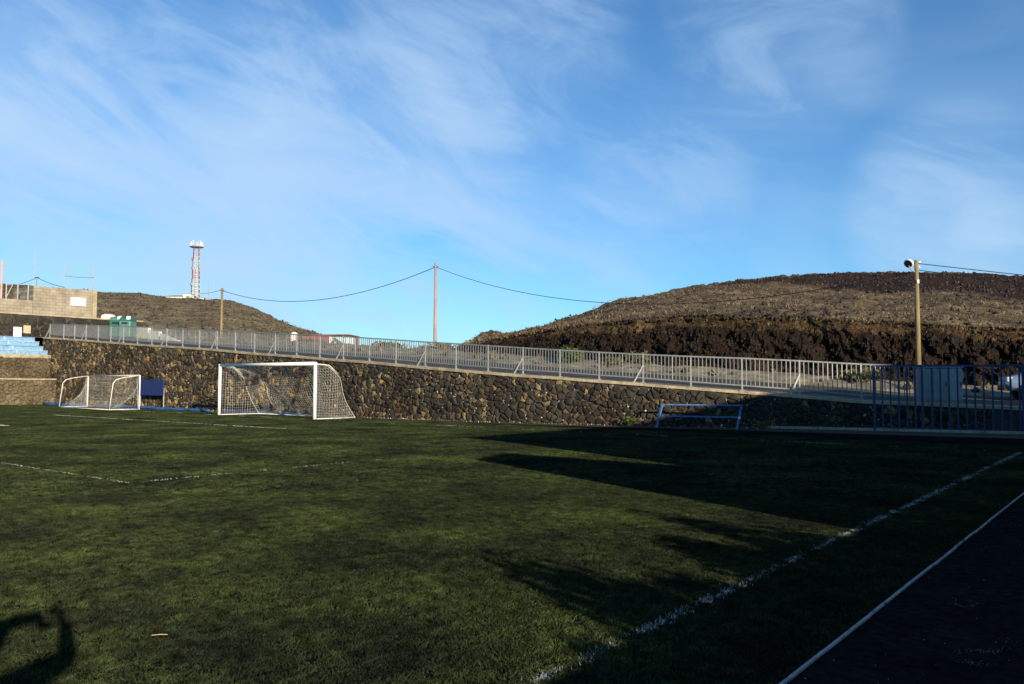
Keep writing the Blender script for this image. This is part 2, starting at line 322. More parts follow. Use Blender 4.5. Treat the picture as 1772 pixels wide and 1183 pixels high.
# hillside: dry grass, lava rock and burnt red-brown cinder
def hill_mat(name, grass, rock, red, redlvl):
    m, N, L, P = nodes(name); g = N.new('ShaderNodeNewGeometry')
    def nz(scale, detail, st, rough=.65, off=(0, 0, 0)):
        mp = N.new('ShaderNodeMapping'); L.new(g.outputs['Position'], mp.inputs[0]); mp.inputs['Scale'].default_value = st; mp.inputs['Location'].default_value = off
        n = N.new('ShaderNodeTexNoise'); L.new(mp.outputs[0], n.inputs['Vector']); n.inputs['Scale'].default_value = scale; n.inputs['Detail'].default_value = detail; n.inputs['Roughness'].default_value = rough
        return n.outputs['Fac']
    gr = ramp_node(N, [(.28, rock), (.44, tuple(x * .5 for x in grass)), (.56, grass), (.75, tuple(min(1, x * 1.5) for x in grass))]); L.new(nz(.35, 10, (1, 1, 1), .75), gr.inputs[0])
    rd = ramp_node(N, [(.3, tuple(x * .6 for x in red)), (.7, red)]); L.new(nz(1.1, 8, (1, 1, 1)), rd.inputs[0])
    at = N.new('ShaderNodeAttribute'); at.attribute_name = 'cinder'
    ad = N.new('ShaderNodeMath'); ad.operation = 'ADD'; L.new(at.outputs['Fac'], ad.inputs[0])
    ms = N.new('ShaderNodeMath'); ms.operation = 'MULTIPLY_ADD'; L.new(nz(.10, 8, (1, 1, 1.5), .7, (4, 9, 1)), ms.inputs[0]); ms.inputs[1].default_value = 1.6; ms.inputs[2].default_value = -.8 + redlvl
    L.new(ms.outputs[0], ad.inputs[1])
    mr = N.new('ShaderNodeMapRange'); L.new(ad.outputs[0], mr.inputs[0]); mr.inputs[1].default_value = .35; mr.inputs[2].default_value = .62
    mx = N.new('ShaderNodeMix'); mx.data_type = 'RGBA'; L.new(mr.outputs[0], mx.inputs[0]); L.new(gr.outputs[0], mx.inputs[6]); L.new(rd.outputs[0], mx.inputs[7])
    sp = N.new('ShaderNodeMapRange'); L.new(nz(5, 6, (1, 1, 1), .7), sp.inputs[0]); sp.inputs[1].default_value = .3; sp.inputs[2].default_value = .7; sp.inputs[3].default_value = .22; sp.inputs[4].default_value = 1.9  # wide speckle range: shadows of tufts painted in with the ground tone
    m2 = N.new('ShaderNodeMix'); m2.data_type = 'RGBA'; m2.blend_type = 'MULTIPLY'; m2.inputs[0].default_value = 1; L.new(mx.outputs[2], m2.inputs[6]); L.new(sp.outputs[0], m2.inputs[7])
    L.new(m2.outputs[2], P.inputs['Base Color']); P.inputs['Roughness'].default_value = 1; P.inputs['Specular IOR Level'].default_value = .1
    bp = N.new('ShaderNodeBump'); bp.inputs['Strength'].default_value = 1; bp.inputs['Distance'].default_value = .35
    L.new(nz(1.6, 9, (1, 1, 1), .7), bp.inputs['Height']); L.new(bp.outputs[0], P.inputs['Normal'])
    return m
M['hill_right'] = hill_mat('dry_hillside', (.170, .122, .072), (.026, .020, .015), (.036, .021, .016), 0.0)
M['hill_left'] = hill_mat('olive_hillside', (.215, .165, .095), (.07, .058, .040), (.13, .098, .062), -.35)
M['cut'] = hill_mat('volcanic_cutting', (.080, .050, .023), (.016, .013, .010), (.024, .0155, .0105), .0)

# ------------------------------------------------------------------ ground, pitch, track
KERB_X, TOUCH_X, GOAL_Y, GOAL_X = -1.595, -2.62, 22.886, -32.836
WALL = [(-66, 26.4), (-48, 26.4), (-30, 26.3), (-23, 26.6), (-18.5, 27.4), (-15, 28.4), (-12, 29.6), (-8, 31.5), (-3, 33.3), (3, 35.3)]
ROADLINE = [(-150, 33), (-110, 28.5), (-85, 26.6)] + WALL + [(12, 38.5), (30, 46)]
ZTOP = [(-150, 9.5), (-110, 7.2), (-85, 6.0), (-65.6, 5.0), (-59.5, 4.61), (-52.3, 4.13), (-46.8, 3.81), (-43, 3.57), (-39.2, 3.28), (-35.4, 3.05), (-31.6, 2.78), (-29.7, 2.67), (-26.1, 2.38),
        (-22.6, 2.13), (-20.9, 2.0), (-19.2, 1.9), (-17.6, 1.78), (-15.85, 1.66), (-14.1, 1.52), (-12.4, 1.39), (-10.5, 1.24), (-8.5, 1.05), (-3, .85), (3, .6), (12, .35), (30, .1)]
def tan_at(P, i):
    a, b = Vector(P[max(i - 1, 0)]), Vector(P[min(i + 1, len(P) - 1)]); return (b - a).normalized()
def offset(P, d):
    o = []
    for i, p in enumerate(P):
        t = tan_at(P, i); o.append((p[0] - t.y * d, p[1] + t.x * d))
    return o
class Path2:
    """arc-length walk along a plan polyline"""
    def __init__(s, P):
        s.P = [Vector(p) for p in P]; s.L = [0]
        for a, b in zip(s.P, s.P[1:]): s.L.append(s.L[-1] + (b - a).length)
    def at(s, d):
        i = 0
        while i < len(s.P) - 2 and d > s.L[i + 1]: i += 1
        t = (s.P[i + 1] - s.P[i]).normalized(); return s.P[i] + t * (d - s.L[i]), t
    def s_of_x(s, x):
        for i in range(len(s.P) - 1):
            if s.P[i].x <= x <= s.P[i + 1].x: return s.L[i] + (x - s.P[i].x) / (s.P[i + 1].x - s.P[i].x) * (s.L[i + 1] - s.L[i])
def ztop(x): return lerp(ZTOP, x)

g = MB().add([(-4000, -4000, -.08), (4000, -4000, -.08), (4000, 4000, -.08), (-4000, 4000, -.08)], [(0, 1, 2, 3)]).build('ground', M['soil']); tag(g, kind='structure')
# rubber-crumb base of the pitch, dirt strip before the wall, track
g = MB().add([(-63.3, -40, 0), (KERB_X - .03, -40, 0), (KERB_X - .03, 29.5, 0), (-12.5, 27.6, 0), (-18.5, 25.9, 0), (-24, 25.2, 0), (-63.3, 25.3, 0)], [tuple(range(7))]).build('pitch', M['crumb']); tag(g, kind='structure')
g = MB().add([(-63.3, 24.2, -.006), (-24, 24.2, -.006), (-10, 26, -.006), (3, 29, -.006), (3, 35.4, -.006), (-8, 31.6, -.006), (-15, 28.6, -.006), (-30, 26.5, -.006), (-63.3, 26.6, -.006)], [tuple(range(9))]).build('dirt_strip', M['dirt']); tag(g, kind='structure')
g = MB().add([(KERB_X, -40, -.004), (20, -40, -.004), (20, 34, -.004), (KERB_X, 34, -.004)], [(0, 1, 2, 3)]).build('running_track', M['track']); tag(g, kind='structure')
kb = MB(); y = -12.0
while y < 29:
    L_ = 1.0; j = rnd.uniform(-.004, .004)
    kb.box((KERB_X + j, y + L_ / 2, -.016), (.020, L_ - .006, .05)); y += L_
o = kb.build('track_edging', M['edging']); tag(o, 'thin white edging strip between turf and black track', 'edging')

# road, verge and the slope behind, on top of the retaining wall
def strip(name, d0, z0, d1, z1, m, n=160, parent=None, P=ROADLINE, rough=0.0, rows=2):
    a, b = Path2(offset(P, d0)), Path2(offset(P, d1)); mb = MB(); vs = []; fs = []
    for i in range(n + 1):
        pa, _ = a.at(a.L[-1] * i / n); pb, _ = b.at(b.L[-1] * i / n)
        for k in range(rows):
            t = k / (rows - 1); q = pa.lerp(pb, t); z = ztop(q.x) + z0 + (z1 - z0) * t
            if rough: z += rough * (mnoise.noise(Vector((q.x * .7, q.y * .7, 0))) + .5 * mnoise.noise(Vector((q.x * 2.1, q.y * 2.1, 3)))) * (1 if 0 < k < rows - 1 else .3)
            vs.append((q.x, q.y, z))
    for i in range(n):
        for k in range(rows - 1):
            a0 = i * rows + k; fs.append((a0, a0 + rows, a0 + rows + 1, a0 + 1))
    return tag(mb.add(vs, fs).build(name, m, parent), kind='structure')
strip('footway', .34, -.05, 1.5, .02, M['verge'], rough=.05, rows=4, n=300)
strip('road', 1.5, -.02, 7.5, .22, M['asphalt'], rows=3)
strip('road_verge', 7.46, .205, 10.2, .72, M['verge'], rough=.12, rows=8, n=400)

def falling_ground():
    a = Path2(offset(ROADLINE, 10.1)); mb = MB(); vs = []; fs = []; n = 120
    for i in range(n + 1):
        p, t = a.at(a.L[-1] * i / n); z = ztop(p.x) + .66
        for k, (d, f) in enumerate(((0, 1), (6, .75), (25, .2), (60, -.04))):
            vs.append((p.x - t.y * d, p.y + t.x * d, max(z * f, -.07)))
    for i in range(n):
        for k in range(3):
            q = i * 4 + k; fs.append((q, q + 4, q + 5, q + 1))
    tag(mb.add(vs, fs).build('hillside_ground', M['soil'], None, True), kind='structure')
falling_ground()

# ------------------------------------------------------------------ hills
def fbm(p, o=5, g=.5):
    s = 0; a = 1
    for i in range(o): s += a * mnoise.noise(p); p = p * 2.03 + Vector((1.7, 9.2, 3.3)); a *= g
    return s
def hit_path(px, P, y=600):
    d = sight(px, y); u = Vector((d.x, d.y)).normalized()
    for a, b in zip(P, P[1:]):
        a, b = Vector(a), Vector(b); e = b - a; det = u.x * -e.y + e.x * u.y
        if abs(det) < 1e-9: continue
        t = (a.x * -e.y + e.x * a.y) / det; s = (u.x * a.y - u.y * a.x) / det
        if -1e-6 <= s <= 1 + 1e-6 and t > 0: return u * t
    return None
CREST_R = [(700, 608), (790, 600), (812, 592), (832, 577), (850, 572), (870, 577), (895, 575), (950, 560), (1000, 545), (1060, 527), (1100, 517), (1180, 499), (1260, 487), (1320, 481), (1400, 474), (1500, 471), (1600, 470), (1700, 474), (1772, 479), (2000, 500), (2300, 545), (2600, 600)]
CREST_RD = [(790, 64), (900, 70), (1000, 80), (1200, 98), (1500, 112), (1800, 118), (2400, 110), (2600, 100)]
CUT_TOP = [(700, 610), (790, 602), (820, 594), (880, 584), (930, 576), (1010, 564), (1100, 557), (1200, 552), (1300, 550), (1400, 553), (1500, 557), (1600, 563), (1700, 567), (1772, 571), (2200, 600), (2600, 640)]
hill_pts, cut_pts = [], []
def right_hill():
    foot_path = offset(ROADLINE, 10.0); cols = 620; mc, ms = MB(), MB(); rows_c, rows_s = 26, 74
    C0, S0 = [], []; cin = []
    for i in range(cols + 1):
        px = 790 + (2480 - 790) * i / cols
        f = hit_path(px, foot_path); zf = ztop(f.x) + .55; df = f.length; u = f.normalized()
        nn = .9 * mnoise.noise(Vector((px * .012, 1, 0))) + .6 * mnoise.noise(Vector((px * .035, 5, 0)))
        dt = df + 2.6 + nn * .8
        pt = far_pt(px, lerp(CUT_TOP, px) + 3.2 * mnoise.noise(Vector((px * .02, 8, 0))), dt); dc = max(lerp(CREST_RD, px), dt + 6); pc = far_pt(px, lerp(CREST_R, px), dc)
        for k in range(rows_c):
            t = k / (rows_c - 1); d = df + (dt - df) * (t ** 1.25); z = zf + (pt.z - zf) * t
            w = math.sin(math.pi * min(1, t * 1.05)) ** .5 if 0 < t < 1 else 0
            q = Vector((u.x * d, u.y * d, z)); e = fbm(Vector((q.x * .85, q.y * .85, q.z * .70)), 6, .64)
            d -= 0 if k == 0 else w * (e * .75 + .1)
            if px < 1900: cut_pts.append((Vector((u.x * d, u.y * d, z)), t))
            C0.append((u.x * d, u.y * d, z + w * .3 * fbm(q * 1.3, 3)))
        for k in range(rows_s):
            t = k / (rows_s - 1)
            if t < .85:
                tt = t / .85; e = tt ** 1.5; d = dt + (dc - dt) * e; z = pt.z + (pc.z - pt.z) * (e + .02 * math.sin(math.pi * e))
            else:
                tt = (t - .85) / .15; d = dc + 70 * tt; z = pc.z + (-.5 - pc.z) * tt ** 1.6
            q = Vector((u.x * d, u.y * d, z)); amp = 0 if k == 0 else (.10 + .16 * min(1, (d - dt) / 30))
            q.z += amp * fbm(q * .45, 5, .6) + (amp * 2.5 * fbm(q * .07, 3) if .02 < t < .8 else 0)
            S0.append(tuple(q))
            # burnt cinder: upper right flank, with the mottled edge coming from the material
            rel = min(1, t / .85); st = lerp([(1100, .92), (1200, .78), (1320, .64), (1450, .54), (1600, .46), (1772, .36)], px)
            cv = max(0, min(1, (px - 1150) / 200)) * max(0, min(1, (rel - st + .05) / .22)) * max(0, min(1, (.985 - rel) / .05))
            cin.append(cv * .95)
            if t < .84: hill_pts.append((q, t, px))
    for i in range(cols):
        for k in range(rows_c - 1): a = i * rows_c + k; mc.f.append((a, a + rows_c, a + rows_c + 1, a + 1))
        for k in range(rows_s - 1): a = i * rows_s + k; ms.f.append((a, a + rows_s, a + rows_s + 1, a + 1))
    mc.v, ms.v = C0, S0
    o = ms.build('hill', M['hill_right'], None, True); tag(o, kind='structure')
    at = o.data.attributes.new('cinder', 'FLOAT', 'POINT'); at.data.foreach_set('value', cin)
    c = mc.build('road_cutting', M['cut'], None, False); tag(c, kind='structure')
    at = c.data.attributes.new('cinder', 'FLOAT', 'POINT'); vals = []
    for i, v in enumerate(C0):
        t = (i % rows_c) / (rows_c - 1); vals.append(.82 - 1.35 * max(0, (t - .76 + .14 * mnoise.noise(Vector((v[0] * .4, v[1] * .4, 0)))) / .22))
    at.data.foreach_set('value', vals)
right_hill()
CREST_L = [(-400, 500), (-100, 492), (0, 490), (60, 496), (168, 504), (240, 507), (290, 514), (350, 517), (395, 519), (420, 526), (445, 536), (480, 553), (520, 569), (553, 578), (600, 600), (640, 622)]
left_pts = []
def left_hill():
    cols, rows = 260, 60; mb = MB(); vs = []
    for i in range(cols + 1):
        px = -400 + 1040 * i / cols; d0 = 88; dc = 185 - max(0, (px - 400)) * .28
        p0 = far_pt(px, 612, d0); pc = far_pt(px, lerp(CREST_L, px), dc); u = Vector((p0.x, p0.y)).normalized(); z0 = min(p0.z, pc.z)
        for k in range(rows):
            t = k / (rows - 1)
            if t < .85: e = (t / .85) ** 1.2; d = d0 + (dc - d0) * e; z = z0 + (pc.z - z0) * (e + .06 * math.sin(math.pi * e))
            else: tt = (t - .85) / .15; d = dc + 90 * tt; z = pc.z + (-.5 - pc.z) * tt ** 1.6
            q = Vector((u.x * d, u.y * d, z)); q.z += .30 * fbm(q * .25, 5, .6) * (k > 0); vs.append(tuple(q))
            if .02 < t < .84: left_pts.append((q, t, px))
    for i in range(cols):
        for k in range(rows - 1): a = i * rows + k; mb.f.append((a, a + rows, a + rows + 1, a + 1))
    mb.v = vs; o = mb.build('hill', M['hill_left'], None, True); tag(o, kind='structure')
left_hill()

def clump(mb, p, r, hgt, nb, rr, lean=.5):
    for k in range(nb):
        a = rr.uniform(0, 6.283); w = r * rr.uniform(.12, .3); h = hgt * rr.uniform(.55, 1.1); x, y = r * .5 * math.cos(a) * rr.random(), r * .5 * math.sin(a) * rr.random()
        dx, dy = math.cos(a) * r * lean * rr.uniform(.4, 1.4), math.sin(a) * r * lean * rr.uniform(.4, 1.4); c, s = -math.sin(a) * w, math.cos(a) * w
        mb.add([(p.x + x - c, p.y + y - s, p.z - .05), (p.x + x + c, p.y + y + s, p.z - .05), (p.x + x + dx + c * .5, p.y + y + dy + s * .5, p.z + h), (p.x + x + dx - c * .5, p.y + y + dy - s * .5, p.z + h * .92)], [(0, 1, 2, 3)])
def rock(mb, p, r, rr):
    vs = []
    for d in ((1, 0, 0), (-1, 0, 0), (0, 1, 0), (0, -1, 0), (0, 0, 1), (0, 0, -1)): vs.append(p + Vector(d) * r * rr.uniform(.6, 1.3))
    mb.add(vs, [(0, 2, 4), (2, 1, 4), (1, 3, 4), (3, 0, 4), (2, 0, 5), (1, 2, 5), (3, 1, 5), (0, 3, 5)])
M['scrub'] = surf('dry_scrub', [(.3, (.07, .052, .030)), (.5, (.16, .122, .070)), (.75, (.27, .215, .13))], .5, detail=8, bump=0)
M['lava'] = surf('lava_rock', [(.3, (.016, .012, .010)), (.6, (.038, .026, .020)), (.8, (.075, .05, .034))], 2, bump=.5)
rr = random.Random(3); sc, rk, dk = MB(), MB(), MB()
near = [h for h in hill_pts if h[2] < 1900]
for h in [rr.choice(near) for _ in range(11000)]:
    h = (h[0] + Vector((rr.uniform(-.5, .5), rr.uniform(-.5, .5), -.03)), h[1], h[2])
    q, t, px = h; d = math.hypot(q.x, q.y); band = mnoise.noise(Vector((q.x * .09, q.y * .09, q.z * .3)))
    burnt = px > 1200 and t / .85 > lerp([(1200, .78), (1450, .54), (1772, .36)], px)
    if rr.random() < (.25 if burnt else .75) and band > -.35: clump(sc, q, rr.uniform(.06, .20), rr.uniform(.05, .16), 4, rr, .9)
    elif rr.random() < .7: rock(rk, q, rr.uniform(.04, .16) * (1.3 if burnt else 1), rr)
for h in [h for h in hill_pts if h[1] < .03 and h[2] < 1900]:
    if rr.random() < .8: clump(sc, h[0], rr.uniform(.08, .22), rr.uniform(.05, .14), 6, rr, 1.4)
for h in [rr.choice(left_pts) for _ in range(6500)]:
    if rr.random() < .7: clump(sc, h[0] + Vector((rr.uniform(-.8, .8), rr.uniform(-.8, .8), -.08)), rr.uniform(.15, .42), rr.uniform(.1, .28), 4, rr, .9)
    else: rock(rk, h[0], rr.uniform(.1, .3), rr)
a_ = Path2(offset(ROADLINE, 8.6)); b_ = Path2(offset(ROADLINE, 10.6))
for i in range(520):
    s = rr.uniform(.1, .9); pth = rr.choice((a_, b_, b_)); p, t = pth.at(pth.L[-1] * s); q = Vector((p.x + rr.uniform(-.8, .8), p.y + rr.uniform(-.5, .5), ztop(p.x) + (.42 if pth is a_ else .6)))
    if rr.random() < .6: clump(sc, q, rr.uniform(.15, .4), rr.uniform(.15, .5), 7, rr, .8)
    else: rock(rk, q, rr.uniform(.06, .2), rr)
for q, t in rr.sample(cut_pts, 3800):
    if rr.random() < .72: rock(rk, q, rr.uniform(.02, .10) * rr.uniform(.5, 1), rr)
    else: clump(sc if t > .85 else dk, q, rr.uniform(.05, .16), rr.uniform(.04, .14), 5, rr, 1.0)
M['dark_scrub'] = surf('dark_scrub', [(.3, (.014, .014, .007)), (.6, (.034, .032, .014)), (.8, (.06, .05, .022))], 1.5, bump=0)
tag(dk.build('dark_scrub', M['dark_scrub']), 'dark scrub clinging to the road cutting', 'scrub', kind='stuff')
tag(sc.build('dry_scrub', M['scrub']), 'dry straw coloured scrub scattered over the hillsides', 'scrub', kind='stuff')
tag(rk.build('lava_rubble', M['lava']), 'dark lava rubble scattered over the hillsides', 'rubble', kind='stuff')

# ------------------------------------------------------------------ stone walls
def clip(poly, nx, ny, c):
    outp = []
    for i in range(len(poly)):
        a, b = poly[i], poly[(i + 1) % len(poly)]; da, db = a[0] * nx + a[1] * ny - c, b[0] * nx + b[1] * ny - c
        if da <= 0: outp.append(a)
        if (da < 0 < db) or (db < 0 < da):
            t = da / (da - db); outp.append((a[0] + (b[0] - a[0]) * t, a[1] + (b[1] - a[1]) * t))
    return outp
def stone_cells(s0, s1, top, cell, seed, zmin=-.05):
    """irregular cells covering a wall face: s along the wall, z up"""
    r = random.Random(seed); pts = []; ny = int(6.5 / cell) + 2; nx = int((s1 - s0) / cell) + 2
    grid = {}
    for i in range(-1, nx + 1):
        for j in range(-1, ny):
            if r.random() < .34: continue
            p = (s0 + (i + .5 + r.uniform(-.46, .46)) * cell, (j + .5 * (i % 2) * .8 + .5 + r.uniform(-.44, .44)) * cell * .86)
            grid.setdefault((i, j), []).append(p)
    cells = []
    for (i, j), ps in grid.items():
        for p in ps:
            if not (s0 < p[0] < s1) or p[1] > top(p[0]) - .02: continue
            poly = [(p[0] - cell * 1.6, zmin), (p[0] + cell * 1.6, zmin), (p[0] + cell * 1.6, top(p[0] + cell) ), (p[0] - cell * 1.6, top(p[0] - cell))]
            poly = clip(poly, 1, 0, s1); poly = clip(poly, -1, 0, -s0)
            for di in range(-3, 4):
                for dj in range(-3, 4):
                    for q in grid.get((i + di, j + dj), ()):
                        if q is p: continue
                        vx, vy = q[0] - p[0], q[1] - p[1]
                        poly = clip(poly, vx, vy, (q[0] ** 2 + q[1] ** 2 - p[0] ** 2 - p[1] ** 2) / 2)
                        if len(poly) < 3: break
            if len(poly) >= 3: cells.append(poly)
    return cells
def stone_mesh_data(poly, place, r, proud):
    """faceted stone: sides run back into the mortar, rounded worn face; place(s, z, out) gives the world point"""
    # corners of the cell are cut off so that the stone is rounded
    q = []
    for i in range(len(poly)):
        a, b, c = poly[i - 1], poly[i], poly[(i + 1) % len(poly)]; f = r.uniform(.04, .22)
        for e in (a, c):
            v = (b[0] + (e[0] - b[0]) * f, b[1] + (e[1] - b[1]) * f)
            if not q or math.hypot(v[0] - q[-1][0], v[1] - q[-1][1]) > .035: q.append(v)
    if len(q) > 3 and math.hypot(q[0][0] - q[-1][0], q[0][1] - q[-1][1]) < .035: q.pop()
    if len(q) >= 3: poly = q
    cx = sum(p[0] for p in poly) / len(poly); cz = sum(p[1] for p in poly) / len(poly); n = len(poly)
    # round the corners a little by cutting very sharp cells to a limited number of points
    d = proud * r.uniform(.55, 1.25); vs = []; tx, tz = r.uniform(-.6, .6), r.uniform(-.6, .6)
    for sc_, o_ in ((1.0, -.06), (r.uniform(.90, .99), d * .25), (r.uniform(.52, .76), d * .95)):
        for p in poly:
            j = r.uniform(-.06, .05); s_, z_ = cx + (p[0] - cx) * (sc_ + j), cz + (p[1] - cz) * (sc_ + j)
            vs.append(place(s_, z_, o_ + (r.uniform(-.012, .012) + (tx * (s_ - cx) + tz * (z_ - cz)) * .5 if o_ > 0 else 0)))
    vs.append(place(cx + r.uniform(-.03, .03), cz + r.uniform(-.03, .03), d * r.uniform(1.0, 1.3)))
    fs = []
    for lv in (0, 1):
        for k in range(n): a = lv * n + k; b = lv * n + (k + 1) % n; fs.append((a, b, b + n, a + n))
    for k in range(n): fs.append((2 * n + k, 2 * n + (k + 1) % n, 3 * n))
    return vs, fs
def stone_wall(root, cells, place, m, chip_m, seed, limit, weight, proud=.075):
    r = random.Random(seed); cells = sorted(cells, key=weight, reverse=True); rest, chips = MB(), MB()
    for i, poly in enumerate(cells):
        vs, fs = stone_mesh_data(poly, place, r, proud)
        if i < limit:
            q = MB().add(vs, fs); link('stone', q.mesh('stone', m), root)
        else: rest.add(vs, fs)
        for p in poly:
            if r.random() < .30:
                c = place(p[0] + r.uniform(-.02, .02), p[1] + r.uniform(-.02, .02), r.uniform(0, .045)); rock(chips, Vector(c), r.uniform(.015, .055), r)
    if rest.v: tag(rest.build('far_stones', m, root), kind='stuff')
    tag(chips.build('joint_chips', chip_m, root), kind='stuff')

wpath = Path2(WALL)
def wplace(s, z, o_):
    p, t = wpath.at(s); return (p.x + t.y * o_, p.y - t.x * o_, z)
s_a, s_b = wpath.s_of_x(-65.9), wpath.s_of_x(-4.6)
def wtop(s): p, _ = wpath.at(max(0, s)); return ztop(p.x) - .10
rw = thing('retaining_wall', 'long dark lava stone retaining wall behind the white goal', 'wall', (-30, 26.3, 0))
rw_inv = Matrix.Translation((30, -26.3, 0))
def rel(place, loc):
    L0 = Vector(loc)
    return lambda s, z, o_: tuple(Vector(place(s, z, o_)) - L0)
wcells = stone_cells(s_a, s_b, wtop, .235, 11)
def wweight(poly):
    s = sum(p[0] for p in poly) / len(poly); p, _ = wpath.at(s)
    if p.x > -7.8: return 0
    A = abs(sum(a[0] * b[1] - b[0] * a[1] for a, b in zip(poly, poly[1:] + poly[:1]))) / 2
    depth = -p.x * _s + p.y * _c
    return A / depth ** 2
stone_wall(rw, wcells, rel(wplace, (-30, 26.3, 0)), M['stone'], M['chip'], 5, 300, wweight, .09)
# mortar core and concrete cap
n = 170; core = MB(); vs = []; fs = []
for i in range(n + 1):
    s = s_a + (wpath.L[-1] - s_a) * i / n; zt = wtop(s) + .01
    for (o_, z) in ((0, -.1), (.0, zt), (-.5, zt), (-.5, -.1)): vs.append(rel(wplace, (-30, 26.3, 0))(s, z, o_))
for i in range(n):
    for k in range(3): a = i * 4 + k; fs.append((a, a + 4, a + 5, a + 1))
fs += [(0, 1, 2, 3), (n * 4 + 3, n * 4 + 2, n * 4 + 1, n * 4)]
core.add(vs, fs).build('core', M['core'], rw)
i = 0; s = s_a
while s < wpath.L[-1] - 1.9:
    cap = MB(); w = 1.86; sub = 4; vs = []; fs = []
    for k in range(sub + 1):
        q = s + .006 + (w - .012) * k / sub; zt = wtop(q); jj = rnd.uniform(-.014, .014)
        for (o_, z) in ((.085 + jj, zt - .005), (.085 + jj, zt + .085 + jj), (.05, zt + .105 + jj), (-.40, zt + .11), (-.40, zt - .005)): vs.append(rel(wplace, (-30, 26.3, 0))(q, z, o_))
    for k in range(sub):
        for j in range(5): a = k * 5 + j; b = k * 5 + (j + 1) % 5; fs.append((a, a + 5, b + 5, b))
    fs += [tuple(range(5)), tuple(reversed(range(sub * 5, sub * 5 + 5)))]
    cap.add(vs, fs).build('coping_slab', M['coping'], rw); s += w
# plain dark stretch of wall behind the blue fence, with its pale kerb
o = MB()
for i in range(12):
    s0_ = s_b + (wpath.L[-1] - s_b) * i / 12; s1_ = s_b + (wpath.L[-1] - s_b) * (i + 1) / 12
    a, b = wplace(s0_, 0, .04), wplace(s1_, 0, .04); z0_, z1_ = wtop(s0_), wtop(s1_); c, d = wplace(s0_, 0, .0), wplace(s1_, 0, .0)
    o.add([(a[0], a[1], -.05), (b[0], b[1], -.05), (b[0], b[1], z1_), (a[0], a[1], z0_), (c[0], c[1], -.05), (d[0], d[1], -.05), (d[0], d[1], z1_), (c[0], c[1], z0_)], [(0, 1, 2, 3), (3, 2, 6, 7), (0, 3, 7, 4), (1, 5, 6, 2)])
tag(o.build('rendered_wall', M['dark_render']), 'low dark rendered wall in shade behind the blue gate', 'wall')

rub = MB(); rq = random.Random(8)
for k in range(900):
    s_ = rq.uniform(s_a + 3, s_b); p = wplace(s_, 0, abs(rq.gauss(0, .28)) + .05); rock(rub, Vector((p[0], p[1], .005)), rq.uniform(.012, .05) * rq.uniform(.6, 1.3), rq)
tag(rub.build('wall_foot_rubble', M['chip']), 'small stone rubble along the foot of the lava wall', 'rubble', kind='stuff')
# terraces on the far touchline, running along y
TX = -63.3
def terrace(name, label, x, z0, z1, y0, y1, cell, seed, m, cm, limit, cap=True):
    root = thing(name, label, 'wall', (x, y1, 0))
    cells = stone_cells(0, y1 - y0, lambda s: z1 - .08, cell, seed, z0 - .05)
    cells = [c for c in cells if sum(p[1] for p in c) / len(c) > z0]
    pl = lambda s, z, o_: (o_, s - (y1 - y0), z)
    stone_wall(root, cells, pl, m, M['chip'], seed + 1, limit, lambda p: p[0][0], .10)
    MB().box((-.22, -(y1 - y0) / 2, (z0 + z1 - .08) / 2), (.44, y1 - y0, z1 - .08 - z0)).build('core', cm, root)
    if cap:
        y = y0
        while y < y1 - .2:
            L_ = min(1.5, y1 - y); MB().box((-.17, y + L_ / 2 - y1, z1 - .04 + rnd.uniform(-.012, .012)), (.56, L_ - .012, .10)).build('coping_slab', M['coping'], root); y += L_
    return root
terrace('terrace_wall', 'lowest tan stone terrace wall beside the small goal', TX, 0, 1.86, 15, 26.3, .27, 21, M['terrace_stone'], M['tcore'], 300)
terrace('terrace_wall', 'middle stone terrace wall under the blue seating', TX - 1.0, 1.8, 3.52, 15, 26.3, .27, 22, M['terrace_stone'], M['tcore'], 300, False)
terrace('terrace_wall', 'upper stone wall between blue seating and block wall', TX - 6.4, 4.6, 7.0, 15, 36, .36, 23, M['stone'], M['core'], 300)
def slab(name, x0, x1, y0, y1, z0, z1, m, parent=None):
    return bevel(MB().box(((x0 + x1) / 2, (y0 + y1) / 2, (z0 + z1) / 2), (x1 - x0, y1 - y0, z1 - z0)).build(name, m, parent), .015)
tag(slab('terrace_walkway', TX - 1.02, TX - .46, 15, 26.3, 1.5, 1.80, M['concrete']), kind='structure')
bl = thing('bleachers', 'sunbleached blue stepped seating above the stone terraces', 'bleachers', (TX - 1.0, 15, 3.5))
def bslab(name, x0, x1, z0, z1, m, y0=0, y1=11.32): return bevel(MB().box(((x0 + x1) / 2, (y0 + y1) / 2, (z0 + z1) / 2), (x1 - x0, y1 - y0, z1 - z0)).build(name, m, bl), .012)
bslab('foot_slab', -.60, .06, -.15, .12, M['coping'], 0, 11.3)
for k in range(4):
    z = .12 + .36 * k; bslab('riser', -.72 - .78 * k, -.62 - .78 * k, z - .1, z + .28, M['seat_blue'])
    bslab('seat_plank', -1.02 - .78 * k, -.56 - .78 * k, z + .285, z + .335, M['seat_blue'] if k % 2 else M['seat_pale'])
    bslab('tread', -1.42 - .78 * k, -1.03 - .78 * k, z + .20, z + .275, M['seat_pale'])
for yy in (1.8, 5.4, 9.2):
    for k in range(4): MB().box((-.59 - .78 * k, yy, .3 + .36 * k), (.02, .10, .22)).build('bracket', M['seat_pale'], bl)
# small signs above the seating
o = MB().box((TX - 5.2, on_x(30, 577, TX - 5.2).y, 5.32), (.08, .56, 1.02)).build('board', M['white']); tag(o, 'upright white board standing above the blue seating', 'board')
o = MB().box((TX - 6.2, on_x(46.5, 572, TX - 6.2).y, 5.75), (.08, .52, .62)).build('sign', M['beige']); tag(o, 'small beige sign on the wall beside the white board', 'sign')

